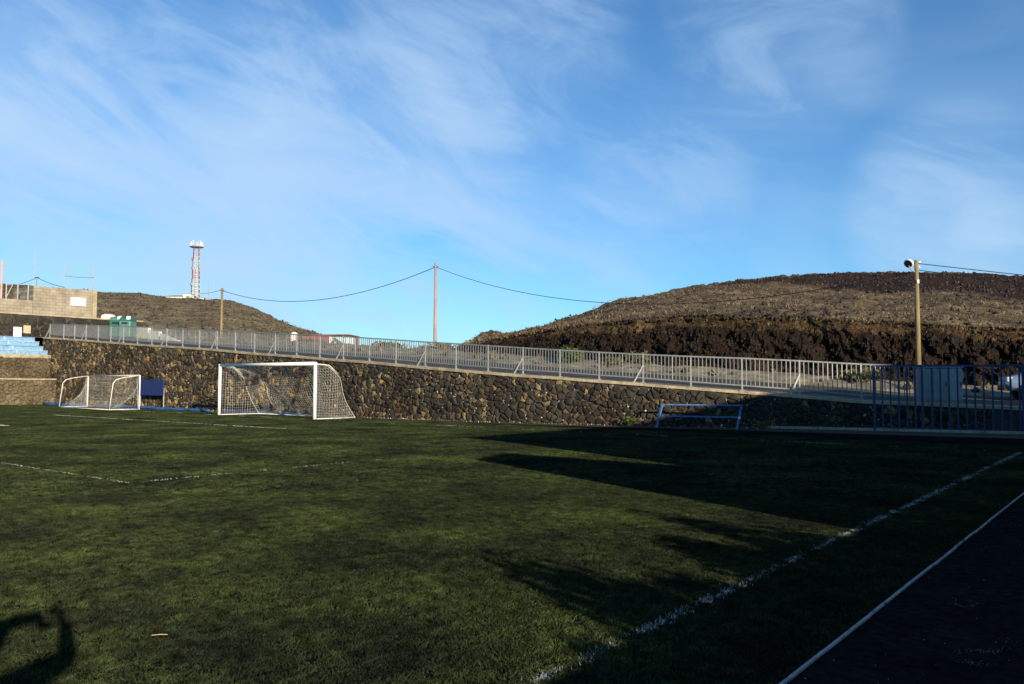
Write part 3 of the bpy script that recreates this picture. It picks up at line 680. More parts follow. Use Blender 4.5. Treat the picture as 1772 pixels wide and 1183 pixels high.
# concrete block wall of the upper court with net poles
BX = TX - 8.2
yb0, yb1 = on_x(58, 500, BX).y, on_x(167, 500, BX).y
zb = 6.5; zt0, zt1 = on_x(58, 494, BX).z, on_x(167, 503, BX).z
bw = thing('block_wall', 'beige concrete block wall with white panel above the terraces', 'wall', (BX, yb0, zb))
bm_ = MB(); L_ = yb1 - yb0
bm_.add([(0, 0, 0), (0, L_, 0), (0, L_, zt1 - zb), (0, 0, zt0 - zb), (-4, 0, 0), (-4, L_, 0), (-4, L_, zt1 - zb), (-4, 0, zt0 - zb)], [(0, 1, 2, 3), (3, 2, 6, 7), (1, 5, 6, 2), (0, 3, 7, 4), (5, 4, 7, 6)])
bm_.build('masonry', M['block'], bw)
MB().box((.03, L_ - .14, (zt1 - zb) / 2), (.10, .34, zt1 - zb + .06)).build('corner_pier', M['coping'], bw)
MB().box((.05, L_ / 2, .05), (.16, L_ + .1, .22)).build('plinth', M['coping'], bw)
ys0, ys1 = on_x(122, 520, BX).y - yb0, on_x(148, 520, BX).y - yb0
MB().box((.05, (ys0 + ys1) / 2, on_x(135, 522, BX).z - zb), (.05, ys1 - ys0, .68)).build('panel', M['white'], bw)
ya = on_x(0, 525, BX).y - 8; zl = on_x(20, 517, BX).z
lw = thing('block_wall', 'lower beige block wall with short posts at the left edge', 'wall', (BX, ya, zb))
bevel(MB().box((-.12, (yb0 - ya) / 2, (zl - zb) / 2), (.24, yb0 - ya - .02, zl - zb)).build('masonry', M['block'], lw), .02)
MB().box((.04, (yb0 - ya) / 2, .05), (.10, yb0 - ya - .12, .20)).build('plinth', M['coping'], lw)
for px in (12, 32, 50):
    yy = on_x(px, 500, BX).y - ya; MB().tube([(-.12, yy, zl - zb - .05), (-.12, yy, zl - zb + 1.35)], .05).build('post', M['pale_pole'], lw)
yy0, yy1 = on_x(12, 500, BX).y - ya, on_x(32, 500, BX).y - ya
MB().tube([(-.1, yy0, zl - zb + .1), (-.1, yy0 + (yy1 - yy0) * .55, zl - zb + 1.2)], .03).build('brace', M['pale_pole'], lw)
for px, top, m, lab, rad in ((5, 450, 'pink_pole', 'faded pink net pole at the left edge above the block wall', .09), (61, 432, 'pale_pole', 'tallest pale net pole above the block wall', .03), (112, 455, 'pale_pole', 'pale net pole above the middle of the block wall', .035), (162, 460, 'pale_pole', 'pale net pole over the right corner of the block wall', .045)):
    x_ = BX - (.35 if px > 58 else .12) - (0.0 if px > 58 else .12); p = on_x(px, top, x_); zb_ = (lerp([(58, zt0), (167, zt1)], px) - .02) if px > 58 else zb - .02
    if px <= 58: x_ = BX - .34
    o = MB().tube([(x_, p.y, zb_), (x_, p.y, p.z)], [rad, rad * .8]).build('net_pole', M[m]); tag(o, lab, 'pole')
# wires strung between the net poles
def wire(name, a, b, sag, r, label, n=24):
    pts = [Vector(a).lerp(Vector(b), i / n) - Vector((0, 0, sag * 4 * (i / n) * (1 - i / n))) for i in range(n + 1)]
    o = MB().tube(pts, r, 5, False).build(name, M['cable'], None, True); return tag(o, label, 'cable')
sp_ = on_x(64, 480, BX - .3)
o = MB().tube([(sp_.x, sp_.y, lerp([(58, zt0), (167, zt1)], 64) - .02), sp_], .035).build('wire_post', M['wood']); MB().box((sp_.x, sp_.y, sp_.z), (.08, .36, .06)).build('cross_arm', M['dark'], o)
tag(o, 'short dark wire post on top of the block wall', 'post')
wire('cable', sp_, on_x(112, 497, BX - .3), .1, .022, 'short cable from the wire post down to the right over the block wall')
wire('cable', sp_, on_x(-20, 498, BX - .3), .25, .02, 'cable from the wire post to the left edge of the photo')
wire('cable', on_x(112, 477, BX - .3), on_x(162, 480, BX - .3), .06, .015, 'thin wire between the two right net poles')
tag(slab('court_base', BX - 30, BX + 1.1, 15, 36.0, 5.9, 6.6, M['concrete']), kind='structure')

# ------------------------------------------------------------------ galvanised railing on the wall
RAIL_T = [(-65.7, 6.05), (-52.4, 5.29), (-46.8, 4.93), (-39.2, 4.43), (-31.6, 3.95), (-29.7, 3.81), (-26.1, 3.53), (-22.6, 3.28), (-20.9, 3.15), (-17.6, 2.92), (-15.85, 2.81), (-14.1, 2.72), (-12.3, 2.64), (-10.5, 2.54), (-8.5, 2.41), (-3, 2.1)]
POSTS = [-65.4, -63.06, -61.28, -59.47, -57.65, -55.82, -54.06, -52.17, -50.33, -48.54, -46.64, -44.75, -42.87, -40.99, -39.13, -37.22, -35.34, -33.43, -31.59, -29.69, -27.94, -26.1, -24.29, -22.55, -20.89, -19.21, -17.57, -15.85, -14.11, -12.35, -10.48, -8.54, -6.6]
fpath = Path2(offset(WALL, .22))
rl = thing('steel_railing', 'galvanised steel railing with upright bars along the stone wall', 'railing', (-30, 26.5, 0)); RO = Vector((-30, 26.5, 0))
def fp(x, z):
    p, t = fpath.at(fpath.s_of_x(x)); return Vector((p.x, p.y, z)) - RO, t
pk_mesh = {}
n_single = 0; far_pk = MB(); pickets = []
for i, x in enumerate(POSTS):
    zt = lerp(RAIL_T, x); zc = ztop(x) + .0; a, t = fp(x, zc); rz = math.atan2(t.y, t.x)
    MB().box(a + Vector((0, 0, (zt - zc) / 2)), (.055, .055, zt - zc), rz).box(a + Vector((0, 0, .012)), (.16, .14, .02), rz).build('post', M['galv_post'], rl)
    if i % 3 == 0:      # raking strut on the pitch side
        nrm = Vector((t.y, -t.x, 0)); up = a + Vector((0, 0, (zt - zc) * .60)) + nrm * .034; dn = a - Vector((t.x, t.y, 0)) * .34 + nrm * .16 + Vector((0, 0, .02))
        MB().bar(up, dn, .05, .05).build('strut', M['galv_post'], rl)
    if i + 1 < len(POSTS):
        x2 = POSTS[i + 1]; b, _ = fp(x2, 0); zt2, zc2 = lerp(RAIL_T, x2), ztop(x2)
        for nm, (u0, u1), w in (('top_rail', (zt - .03, zt2 - .03), .055), ('bottom_rail', (zc + .20, zc2 + .20), .045)):
            p0 = Vector((a.x, a.y, u0)); p1 = Vector((b.x, b.y, u1)); d = (p1 - p0).normalized() * .034
            MB().bar(p0 + d, p1 - d, .045, w).build(nm, M['galv'], rl)
        npk = 12
        for k in range(1, npk + 1):
            f = k / (npk + 1); pickets.append((Vector((a.x, a.y, 0)).lerp(Vector((b.x, b.y, 0)), f), zc + .2 + (zc2 - zc) * f, zt - .05 + (zt2 - zt) * f, rz, x))
pickets.sort(key=lambda q: -q[4])
for i, (p, z0_, z1_, rz, x) in enumerate(pickets):
    hgt = round(z1_ - z0_, 2)
    if i < 300:
        if hgt not in pk_mesh: pk_mesh[hgt] = MB().box((0, 0, hgt / 2), (.030, .022, hgt)).mesh('picket', M['galv'])
        o = link('picket', pk_mesh[hgt], rl); o.location = (p.x, p.y, z0_); o.rotation_euler = (rnd.gauss(0, .004), rnd.gauss(0, .004), rz + rnd.gauss(0, .15))
    else: far_pk.box((p.x, p.y, (z0_ + z1_) / 2), (.030, .022, hgt), rz)
tag(far_pk.build('far_pickets', M['galv'], rl), kind='stuff')

# ------------------------------------------------------------------ blue gate fence on the right
A, B = Vector((-7.96, 30.8, 0)), Vector((3.2, 34.02, 0)); t = (B - A).normalized(); rz = math.atan2(t.y, t.x)
gf = thing('gate_fence', 'tall dark blue bar gate and fence at the right edge', 'fence', A, rz); LEN = (B - A).length; GH = 2.33
bevel(MB().box((.035, 0, GH / 2), (.09, .09, GH)).build('post', M['blue'], gf), .02)
for xx in (1.57, 4.6, 7.6): MB().box((xx, 0, GH / 2), (.08, .08, GH - .01)).build('post', M['blue'], gf)
MB().box((LEN / 2 + .04, 0, GH - .035), (LEN - .10, .06, .07)).build('top_rail', M['blue'], gf)
MB().box((LEN / 2 + .04, 0, .10), (LEN - .10, .05, .07)).build('bottom_rail', M['blue'], gf)
pm_ = MB().box((0, 0, (GH - .24) / 2), (.055, .035, GH - .24)).mesh('bar', M['blue']); x = .30
while x < LEN - .05:
    if min(abs(x - q) for q in (1.57, 4.6, 7.6)) > .09:
        o = link('bar', pm_, gf); o.location = (x, 0, .145)
    x += .262
kb = MB(); ka, kb_ = Vector((-12.3, 29.05, 0)), Vector((3, 33.35, 0)); tt = (kb_ - ka).normalized(); LL = (kb_ - ka).length
for i in range(12): kb.box(ka + tt * (LL * (i + .5) / 12) + Vector((0, .55, .04)), (LL / 12 - .02, .10, .10), math.atan2(tt.y, tt.x))
tag(kb.build('concrete_kerb', M['concrete']), 'narrow pale concrete kerb at the foot of the blue gate', 'kerb')

# electricity cabinet behind the blue fence
cl = Path2(offset(WALL, 1.0)); pc = hit_path(1623, offset(WALL, 1.3)); zc = ztop(pc.x) + .0
cb = thing('electric_cabinet', 'grey green metal cabinet on the wall behind the blue gate', 'cabinet', (pc.x, pc.y, zc), YAW - R(14))
bevel(MB().box((-.02, 0, .66), (1.46, .55, 1.26)).build('body', M['cabinet'], cb), .02)
bevel(MB().box((-.02, -.01, 1.315), (1.56, .66, .05)).build('lid', M['cabinet_lit'], cb), .01)
for k, xx in enumerate((-.50, -.01, .48)):
    d = bevel(MB().box((xx, -.285, .68), (.47, .02, 1.16)).build('door', M['cabinet_lit'] if k == 2 else M['cabinet'], cb), .006)  # right door coloured as if sunlit
    MB().box((xx + .18, -.305, .70), (.03, .03, .14)).build('handle', M['dark'], d)
MB().box((-.02, 0, .012), (1.52, .6, .05)).build('plinth', M['concrete'], cb)

# ------------------------------------------------------------------ goals
def big_goal():
    root = thing('football_goal', 'full size white goal with sagging net before the stone wall', 'goal', (GOAL_X, GOAL_Y, 0)); hw, H, r = 3.72, 2.47, .075
    for s in (-1, 1): MB().tube([(s * hw, 0, 0), (s * hw, 0, H + r * .8)], r, 12).build('post', M['white'], root, True)
    MB().tube([(-hw + .06, 0, H), (hw - .06, 0, H)], r, 12).build('crossbar', M['white'], root, True)
    ground = MB().tube([(-hw, .1, .03), (-hw, 2.3, .03), (hw, 2.3, .03), (hw, .1, .03)], .03, 6); ground.build('ground_bar', M['worn_white'], root, True)
    for s in (-1, 1): MB().tube([(s * hw, .07, H - .02), (s * hw, .75, H - .06), (s * hw, 1.25, H - .42)], .028, 6).build('net_support', M['worn_white'], root, True)
    net = MB(); rad = .0033
    def prof(u):   # side profile of the net from the crossbar back and down
        P_ = [(.08, H), (.75, H - .12), (1.35, H - .62), (1.55, H - 1.2), (1.8, .8), (2.3, .04)]; L = [0]
        for a, b in zip(P_, P_[1:]): L.append(L[-1] + math.hypot(b[0] - a[0], b[1] - a[1]))
        d = u * L[-1]
        for i in range(len(P_) - 1):
            if d <= L[i + 1] + 1e-9: f = (d - L[i]) / (L[i + 1] - L[i]); return P_[i][0] + (P_[i + 1][0] - P_[i][0]) * f, P_[i][1] + (P_[i + 1][1] - P_[i][1]) * f
        return P_[-1]
    def pt(x, u):
        y, z = prof(u); sag = math.sin(math.pi * (x + hw) / (2 * hw)); k = math.sin(math.pi * u) ** .8
        # the net hangs slack in the middle and is drawn into folds near the left support
        z -= .55 * sag * k * (1 - .3 * u); y -= .18 * sag * k
        fold = math.exp(-((x + 1.9 - 1.6 * u) / .5) ** 2) * k; y += .25 * fold; z -= .10 * fold
        return Vector((x + .05 * math.sin(9 * u + x), y + .03 * math.sin(5 * x + 7 * u), max(.03, z)))
    nx, nu = 50, 28
    def strand(pts): net.tube(pts, rad, 3, False)
    for i in range(nx + 1): strand([pt(-hw + 2 * hw * i / nx, j / 22) for j in range(23)])
    for j in range(nu + 1): strand([pt(-hw + 2 * hw * i / 40, j / nu) for i in range(41)])
    for s in (-1, 1):      # side nets
        for j in range(20):
            z = .05 + (H - .1) * j / 19; pts = []
            ymax = max(y for y, zz in (prof(q / 60) for q in range(61)) if zz >= z - .02)
            strand([Vector((s * (hw + .05 * math.sin(6 * y + z)), y, z - .06 * math.sin(math.pi * min(1, y / ymax)))) for y in (.08 + (ymax - .08) * q / 8 for q in range(9))])
        for i in range(18):
            y = .08 + 2.15 * i / 17; zz = [z for yy, z in (prof(q / 60) for q in range(61)) if yy >= y]; zm = max(zz) if zz else .1
            strand([Vector((s * (hw + .05 * math.sin(6 * y + z)), y, z)) for z in (.04 + (zm - .04) * q / 8 for q in range(9))])
    # gathered edges hang as thick ropes
    for x in (-hw, -1.75, hw): net.tube([pt(x, j / 22) for j in range(23)], .011, 4, False)
    tag(net.build('net', M['net'], root), kind='stuff')
big_goal()
def small_goal():
    a, b = Vector((-47.2, 24.3, 0)), Vector((-54.9, 24.8, 0)); x = (a - b).normalized(); rz = math.atan2(x.y, x.x); L = (a - b).length
    root = thing('small_goal', 'small portable goal with rounded back bars turned to the terraces', 'goal', b, rz); H, r, D = 2.03, .037, 1.7
    for s in (0, L): MB().tube([(s, 0, 0), (s, 0, H)], r, 10).build('post', M['white'], root, True)
    MB().tube([(.05, 0, H), (L - .05, 0, H)], r, 10).build('crossbar', M['worn_white'], root, True)
    for s in (0, L):
        MB().tube([(s, -.05, H - .01), (s, -D * .55, H - .14), (s, -D * .80, H - .26), (s, -D * .90, H - .48), (s, -D, .05)], .028, 8).build('back_bar', M['worn_white'], root, True)
        MB().tube([(s, -.05, .04), (s, -D, .04)], .032, 8).build('side_bar', M['worn_white'], root, True)
    MB().tube([(0, -D, .04), (L, -D, .04)], .032, 8).build('ground_bar', M['worn_white'], root, True)
    net = MB(); rad = .0030
    for s in (0, L):
        for k in range(9):
            f = k / 8; net.tube([(s, -.05 - .2 * f, H - .05 - 1.9 * f * .6), (s, -.05 - (D - .1) * f, .06)], rad, 3, False)
        for k in range(8):
            f = k / 7; net.tube([(s, -.05 - .1 * q, .1 + (H - .2) * q * (1 - f) + .02) for q in (0, .25, .5, .75, 1)], rad, 3, False)
    for k in range(46):
        xx = L * k / 45; net.tube([(xx, -.06, H - .04), (xx, -.45, .9 - .25 * math.sin(math.pi * xx / L)), (xx + .05 * math.sin(k), -D * .7, .10)], rad, 3, False)
    for k in range(12):
        f = k / 11; net.tube([(L * q / 20, -.06 - D * .6 * f ** 1.5, (H - .06) * (1 - f) ** 1.15 + .08 - .12 * math.sin(math.pi * q / 20) * math.sin(math.pi * f)) for q in range(21)], rad, 3, False)
    tag(net.build('net', M['net'], root), kind='stuff')
small_goal()

# blue bench frame in the shade
fl, fr = Vector((-14.64, 27.2, 0)), Vector((-11.92, 28.13, 0)); x = (fr - fl).normalized(); rz = math.atan2(x.y, x.x); L = (fr - fl).length
bf = thing('bench_frame', 'worn blue pipe frame leaning back in the shade by the wall', 'frame', fl, rz); H, bk = .84, .30
for s in (0, L):
    MB().bar((s, 0, 0), (s + .16, bk, H), .07, .05).build('leg', M['bench_blue'], bf)
MB().bar((.16 - .03, bk, H + .02), (L + .16 + .03, bk, H + .02), .06, .05).build('top_rail', M['bench_blue'], bf)
MB().bar((.12, bk * .52 - .03, H * .52), (L + .05, bk * .52 - .03, H * .52), .05, .05).build('middle_rail', M['bench_blue'], bf)
cl_ = MB().box((L + .09, bk * .5 - .06, H * .50), (.09, .06, .10)).build('clamp', M['worn_white'], bf)

# navy board on thin legs and blue sheeting at the foot of the wall
p0, p1 = hit_path(243, offset(WALL, -.45)), hit_path(285, offset(WALL, -.45)); mid = (p0 + p1) / 2; Lb = (p1 - p0).length
nb = thing('notice_board', 'navy blue board on thin legs beside the small goal', 'board', (mid.x, mid.y, 0))
bevel(MB().box((0, 0, 1.30), (Lb, .05, .98)).build('panel', M['board_blue'], nb), .01)
for s in (-1, 1): MB().box((s * (Lb / 2 - .06), .05, .65), (.05, .05, 1.3)).build('leg', M['pale_pole'], nb)
def roll(x0, x1, y, r, lab, seed):
    rr_ = random.Random(seed); n = 22; pts = [(x0 + (x1 - x0) * i / n, y + .06 * math.sin(i * .9 + seed) + rr_.uniform(-.03, .03), r * .8 + rr_.uniform(-.01, .02)) for i in range(n + 1)]
    o = MB().tube(pts, [r * rr_.uniform(.75, 1.15) for _ in pts], 8).build('sheeting_roll', M['tarp'], None, True); tag(o, lab, 'sheeting')
roll(-61.8, -55.5, 24.9, .11, 'blue sheeting roll lying behind the left end of the small goal', 1)
roll(-55.0, -47.6, 25.3, .10, 'blue sheeting roll lying behind the small goal net', 2)
roll(-47.2, -41.0, 25.1, .09, 'blue sheeting roll on the ground below the navy board', 3)
roll(-40.6, -33.6, 25.6, .07, 'blue sheeting roll running behind the big goal', 4)

# ------------------------------------------------------------------ poles and wires
def pole(px, ytop, dist, zbase, m, label, r=.12):
    p = far_pt(px, ytop, dist); o = MB().tube([(0, 0, 0), (0, 0, (p.z - zbase) * .5), (0, 0, p.z - zbase)], [r, r * .85, r * .68], 12).build('utility_pole', M[m], None, True)
    o.location = (p.x, p.y, zbase); tag(o, label, 'pole'); return o, p
foot = hit_path(1585, offset(ROADLINE, 8.3)); d1 = foot.length
pole1, T1 = pole(1585.5, 450, d1, ztop(foot.x) + .40, 'wood', 'yellowish wooden pole with a street lamp behind the blue gate', .125)
foot = hit_path(754, offset(ROADLINE, 26)); d2 = 64
pole2, T2 = pole(754, 455, d2, 1.0, 'wood_red', 'tall slim reddish pole standing alone in the sky gap', .15)
pole3, T3 = pole(384.5, 498, 96, 2.4, 'wood', 'wooden pole on the flank of the left hill', .17)
def fit(o, name, mb, m):
    q = mb.build(name, M[m], o); return q
h1 = T1.z - pole1.location.z
side = Vector((-_c, -_s, 0))                        # to the left in the photo, along the picture plane
lampc = side * .36 + Vector((0, 0, h1 - .16))
fit(pole1, 'lamp_arm', MB().tube([(0, 0, h1 - .55), side * .18 + Vector((0, 0, h1 - .48)), side * .34 + Vector((0, 0, h1 - .26))], .03, 6), 'pale_pole')
# lamp head: a tilted dome with a dark face
def lamp_head():
    bm = bmesh.new(); bmesh.ops.create_uvsphere(bm, u_segments=20, v_segments=10, radius=.21)
    for v in bm.verts:
        if v.co.z < 0: v.co.z *= .12
    me = bpy.data.meshes.new('lamp_head'); bm.to_mesh(me); bm.free(); me.materials.append(M['white'])
    me.polygons.foreach_set('use_smooth', [True] * len(me.polygons)); o = link('lamp_head', me, pole1)
    fwd = Vector((_s * .2 , -_c, 0)); dirv = (side * 0.75 + Vector((_s, -_c, 0)) * .55 + Vector((0, 0, -.55))).normalized()
    o.location = lampc; o.rotation_euler = (-dirv).to_track_quat('Z', 'Y').to_euler()
    mb = MB(); mb.tube([(0, 0, -.035), (0, 0, -.015)], [.17, .18], 18); d = mb.build('lens', M['glass'], o, False)
lamp_head()
for zz in (.08, .30): fit(pole1, 'insulator', MB().tube([side * -.10 + Vector((0, 0, h1 - zz)), side * -.20 + Vector((0, 0, h1 - zz))], .035, 6), 'white')
fit(pole1, 'tag_plate', MB().box((side * .0 + Vector((_s * .13, -_c * .13, h1 - .98))), (.10, .02, .16), YAW), 'worn_white')
for po, tp in ((pole2, T2), (pole3, T3)):
    hh = tp.z - po.location.z; fit(po, 'cross_arm', MB().bar(side * .22 + Vector((0, 0, hh - .28)), side * -.22 + Vector((0, 0, hh - .28)), .05, .06), 'dark')
wz = lambda T, d: Vector((T.x, T.y, T.z - d))
wire('power_cable', wz(T3, .28), wz(T2, .30), 1.9, .028, 'sagging cable from the left hill pole to the tall lone pole', 40)
wire('power_cable', wz(T2, .30), wz(T1, .50), 2.15, .020, 'sagging cable from the tall lone pole to the street lamp pole', 40)
e1, e2 = far_pt(2100, 510, 40), far_pt(2100, 524, 40)
wire('power_cable', wz(T1, .14), e1, .02, .018, 'upper cable leaving the street lamp pole to the right')
wire('power_cable', wz(T1, .44), e2, .05, .018, 'lower cable leaving the street lamp pole to the right')

# ------------------------------------------------------------------ things on and beyond the left hill
TD = 186; tb = far_pt(338, 519, TD); tt_ = far_pt(338, 428, TD); TH = tt_.z - tb.z
tw = thing('antenna_tower', 'red and white lattice antenna tower on the left hill', 'tower', (tb.x, tb.y, tb.z - .6), YAW + .5)
TH += .6; bands = 5
for (sx, sy) in ((-1, -1), (1, -1), (1, 1), (-1, 1)):
    for k in range(bands):
        z0_, z1_ = TH * k / bands, TH * (k + 1) / bands; w0, w1 = .85 - .35 * k / bands, .85 - .35 * (k + 1) / bands
        MB().tube([(sx * w0, sy * w0, z0_ + .01), (sx * w1, sy * w1, z1_ - .01)], .065, 6).build('leg', M['tower_red'] if k in (2, 4) else M['tower_white'], tw)
for k in range(12):
    z0_, z1_ = TH * k / 12, TH * (k + 1) / 12; w0, w1 = .85 - .35 * k / 12, .85 - .35 * (k + 1) / 12; mb = MB()
    c0 = [(-w0, -w0, z0_), (w0, -w0, z0_), (w0, w0, z0_), (-w0, w0, z0_)]; c1 = [(-w1, -w1, z1_), (w1, -w1, z1_), (w1, w1, z1_), (-w1, w1, z1_)]
    for q in range(4): mb.bar(c0[q], c1[(q + 1) % 4], .05, .05); mb.bar(c0[(q + 1) % 4], c1[q], .05, .05); mb.bar(c1[q], c1[(q + 1) % 4], .05, .05)
    mb.build('bracing', M['tower_red'] if k in (5, 6, 10, 11) else M['tower_white'], tw)
MB().box((.1, -.1, TH * .31), (.42, .42, TH * .62)).build('cable_duct', M['tower_white'], tw)
MB().tube([(0, 0, TH), (0, 0, TH + .16)], [1.25, 1.5], 12).build('platform', M['tower_white'], tw)
rail = MB()
for k in range(12):
    a0, a1 = 2 * math.pi * k / 12, 2 * math.pi * (k + 1) / 12; P0, P1 = Vector((1.42 * math.cos(a0), 1.42 * math.sin(a0), TH + .16)), Vector((1.42 * math.cos(a1), 1.42 * math.sin(a1), TH + .16))
    rail.bar(P0, P0 + Vector((0, 0, .9)), .05, .05); rail.bar(P0 + Vector((0, 0, .9)), P1 + Vector((0, 0, .9)), .05, .05)
rail.build('guard_rail', M['tower_white'], tw)
for zz, aa, r_ in ((.80, 2.4, .42), (.62, 3.6, .38), (.46, 2.2, .4), (.70, 5.4, .34), (.33, 3.2, .4), (.22, .3, .36)):
    c_ = Vector((math.cos(aa), math.sin(aa), 0)); MB().tube([c_ * .75 + Vector((0, 0, TH * zz)), c_ * 1.02 + Vector((0, 0, TH * zz))], [r_ * .7, r_], 12).build('dish', M['tower_white'] if zz != .80 else M['tower_red'], tw)
for aa in (.4, 1.3, 2.6, 4.0, 5.2): MB().box((1.2 * math.cos(aa), 1.2 * math.sin(aa), TH + .85), (.16, .16, 1.0), aa).build('antenna_panel', M['white'], tw)
hb = far_pt(312, 516, TD - 1)
hs = thing('hut', 'long low white hut with brown roof left of the tower', 'hut', (hb.x, hb.y, hb.z - 1.25), YAW)
MB().box((0, 0, .75), (5.6, 3, 1.5)).build('wall', M['whitewash'], hs)
MB().add([(-3, -1.7, 1.5), (3, -1.7, 1.5), (3, 1.7, 1.5), (-3, 1.7, 1.5), (-1.4, 0, 1.85), (3, 0, 1.85)], [(0, 1, 5, 4), (2, 3, 4, 5), (1, 2, 5), (3, 0, 4), (3, 2, 1, 0)]).build('roof', M['roof_tile'], hs)
hb = far_pt(326, 514, TD - 3)
h2 = thing('hut', 'small square cream hut at the foot of the tower', 'hut', (hb.x, hb.y, hb.z - 1.25), YAW)
MB().box((0, 0, .9), (1.7, 1.7, 1.8)).build('wall', M['whitewash'], h2); MB().box((0, 0, 1.85), (1.85, 1.85, .12)).build('roof', M['concrete'], h2); MB().box((.2, -.86, .8), (.6, .04, 1.3)).build('door', M['green_pale'], h2)
hb = far_pt(347, 518, TD - 2); o = MB().box((hb.x, hb.y, hb.z - .2), (1.9, 1.4, .9), YAW).build('hut', M['whitewash']); bevel(o, .1); MB().box((hb.x, hb.y, hb.z + .3), (2.0, 1.5, .08), YAW).build('roof', M['concrete'], o); tag(o, 'low whitewashed block right of the tower foot', 'hut')
ap = far_pt(361, 520, TD - 4); at_ = far_pt(361, 485, TD - 4); o = MB().tube([(ap.x, ap.y, ap.z - .4), (at_.x, at_.y, at_.z)], [.07, .04], 6).build('mast', M['tower_red']); tag(o, 'thin mast between the tower and the hill pole', 'mast')
wire('power_cable', far_pt(344, 507, TD - 2), wz(T3, .2), .2, .03, 'cable from the tower hut to the left hill pole')

# recycling containers, white walls on the road up the hill
def on_road(px, d): return hit_path(px, offset(ROADLINE, d))
def container(px, lab, m, w):
    p = on_road(px, 6.6); z = ztop(p.x) + .24; o = thing('recycling_container', lab, 'container', (p.x, p.y, z), YAW)
    bevel(MB().box((0, 0, .72), (w, 1.15, 1.34)).build('body', M[m], o), .08, 2)
    mb = MB(); n = 10; vs = []
    for sx in (-1, 1):
        for k in range(n + 1): a = math.pi * k / n; vs.append((sx * w / 2, -.56 * math.cos(a), 1.39 + .34 * math.sin(a)))
    fs = [(k, k + 1, k + 2 + n, k + 1 + n) for k in range(n)] + [tuple(range(n, -1, -1)), tuple(range(n + 1, 2 * n + 2))]
    mb.add(vs, fs).build('lid', M['green_bin' if m == 'green_pale' else 'green_pale'], o, False)
    MB().box((0, -.585, 1.18), (w * .5, .02, .16)).build('slot', M['dark'], o); MB().box((w * .30, -.50, 1.62), (.30, .10, .26)).build('label_plate', M['white'], o)
    for sx in (-1, 1): MB().box((sx * w * .36, 0, .03), (.12, .9, .06)).build('foot', M['dark'], o)
container(204, 'left green recycling container behind the railing', 'green_bin', 1.05); container(220, 'right paler green recycling container behind the railing', 'green_pale', .95)
p = on_road(186, 8.2); o = bevel(MB().box((p.x, p.y, ztop(p.x) + 1.55), (1.1, .9, 1.5), YAW).build('meter_box', M['whitewash']), .25, 2); MB().box((p.x, p.y, ztop(p.x) + .55), (1.2, 1.0, .5), YAW).build('plinth', M['concrete'], o); tag(o, 'rounded white meter box left of the green containers', 'box')
def sloped_wall(px0, px1, y0, y1, h0, h1, d, lab):
    a, b = on_road(px0, d), on_road(px1, d); za = far_pt(px0, y0, a.length).z; zb_ = far_pt(px1, y1, b.length).z; t = (b - a).normalized(); nn = Vector((-t.y, t.x)) * .25; vs = []
    for p, z, h in ((a, za, h0), (b, zb_, h1)):
        for q, zz in ((p, z - h), (p, z), (p + nn, z), (p + nn, z - h)): vs.append((q.x, q.y, zz))
    o = MB().add(vs, [(0, 1, 2, 3), (7, 6, 5, 4), (0, 4, 5, 1), (1, 5, 6, 2), (2, 6, 7, 3), (3, 7, 4, 0)]).build('parapet', M['whitewash']); tag(o, lab, 'wall')
sloped_wall(228, 255, 564, 566, 1.9, 1.7, 8.0, 'tall whitewashed parapet just right of the green containers')
sloped_wall(256, 275, 571, 573, 1.5, 1.3, 7.7, 'middle whitewashed parapet with a square end')
sloped_wall(276, 308, 577, 589, .5, .35, 7.4, 'low thin whitewashed parapet tapering down the road')
# red building, its billboard and the little white turret
RD = 108; rb = far_pt(560, 606, RD); wid = (far_pt(606, 600, RD) - far_pt(519, 600, RD)).length; cpx = far_pt(562, 600, RD)
rbld = thing('red_building', 'low red building beyond the railing at the hill foot', 'building', (cpx.x, cpx.y, far_pt(562, 616, RD).z), YAW - R(8))
zt_ = far_pt(562, 580, RD).z - rbld.location.z
MB().box((0, 2, zt_ / 2), (wid, 4, zt_)).build('wall', M['red_wall'], rbld)
MB().box((0, 1.95, zt_ + .06), (wid + .2, 4.3, .12)).build('roof', M['roof_tile'], rbld)
for k in range(4): MB().box((-wid / 2 + .9 + k * 1.15, -.02, zt_ * .55), (.55, .06, .8)).build('window', M['glass'], rbld)
MB().box((wid / 2 + 1.1, 2.2, zt_ * .22), (2.2, 3, zt_ * .44)).build('annex', M['roof_tile'], rbld)
bp0, bp1 = far_pt(572, 592, 100), far_pt(614, 592, 100); bc = (bp0 + bp1) / 2; bwid = (bp1 - bp0).length; bh = far_pt(590, 583, 100).z - far_pt(590, 601, 100).z
bb = thing('billboard', 'pale printed billboard in front of the red building', 'billboard', (bc.x, bc.y, far_pt(590, 616, 100).z), YAW); zo = far_pt(590, 601, 100).z - bb.location.z
MB().box((0, 0, zo + bh / 2), (bwid, .08, bh)).build('panel', M['print_sky'], bb)
MB().box((-bwid / 2 - .06, -.02, zo + bh / 2), (.16, .16, bh + .1)).build('frame_post', M['white'], bb); MB().box((bwid / 2 + .04, -.02, zo + bh / 2), (.07, .12, bh + .1)).build('frame_post', M['dark'], bb)
MB().box((0, -.05, zo + bh * .17), (bwid * .98, .02, bh * .30)).build('print', M['white'], bb); MB().box((bwid * .27, -.07, zo + bh * .22), (bwid * .36, .02, bh * .36)).build('print', M['print_pink'], bb)
MB().add([(-bwid * .42, -.06, zo + bh * .92), (-bwid * .32, -.06, zo + bh * .95), (-bwid * .05, -.06, zo + bh * .48), (-bwid * .2, -.06, zo + bh * .45), (-bwid * .36, -.06, zo + bh * .62)], [(4, 3, 2, 1, 0)]).build('print', M['print_dark'], bb)
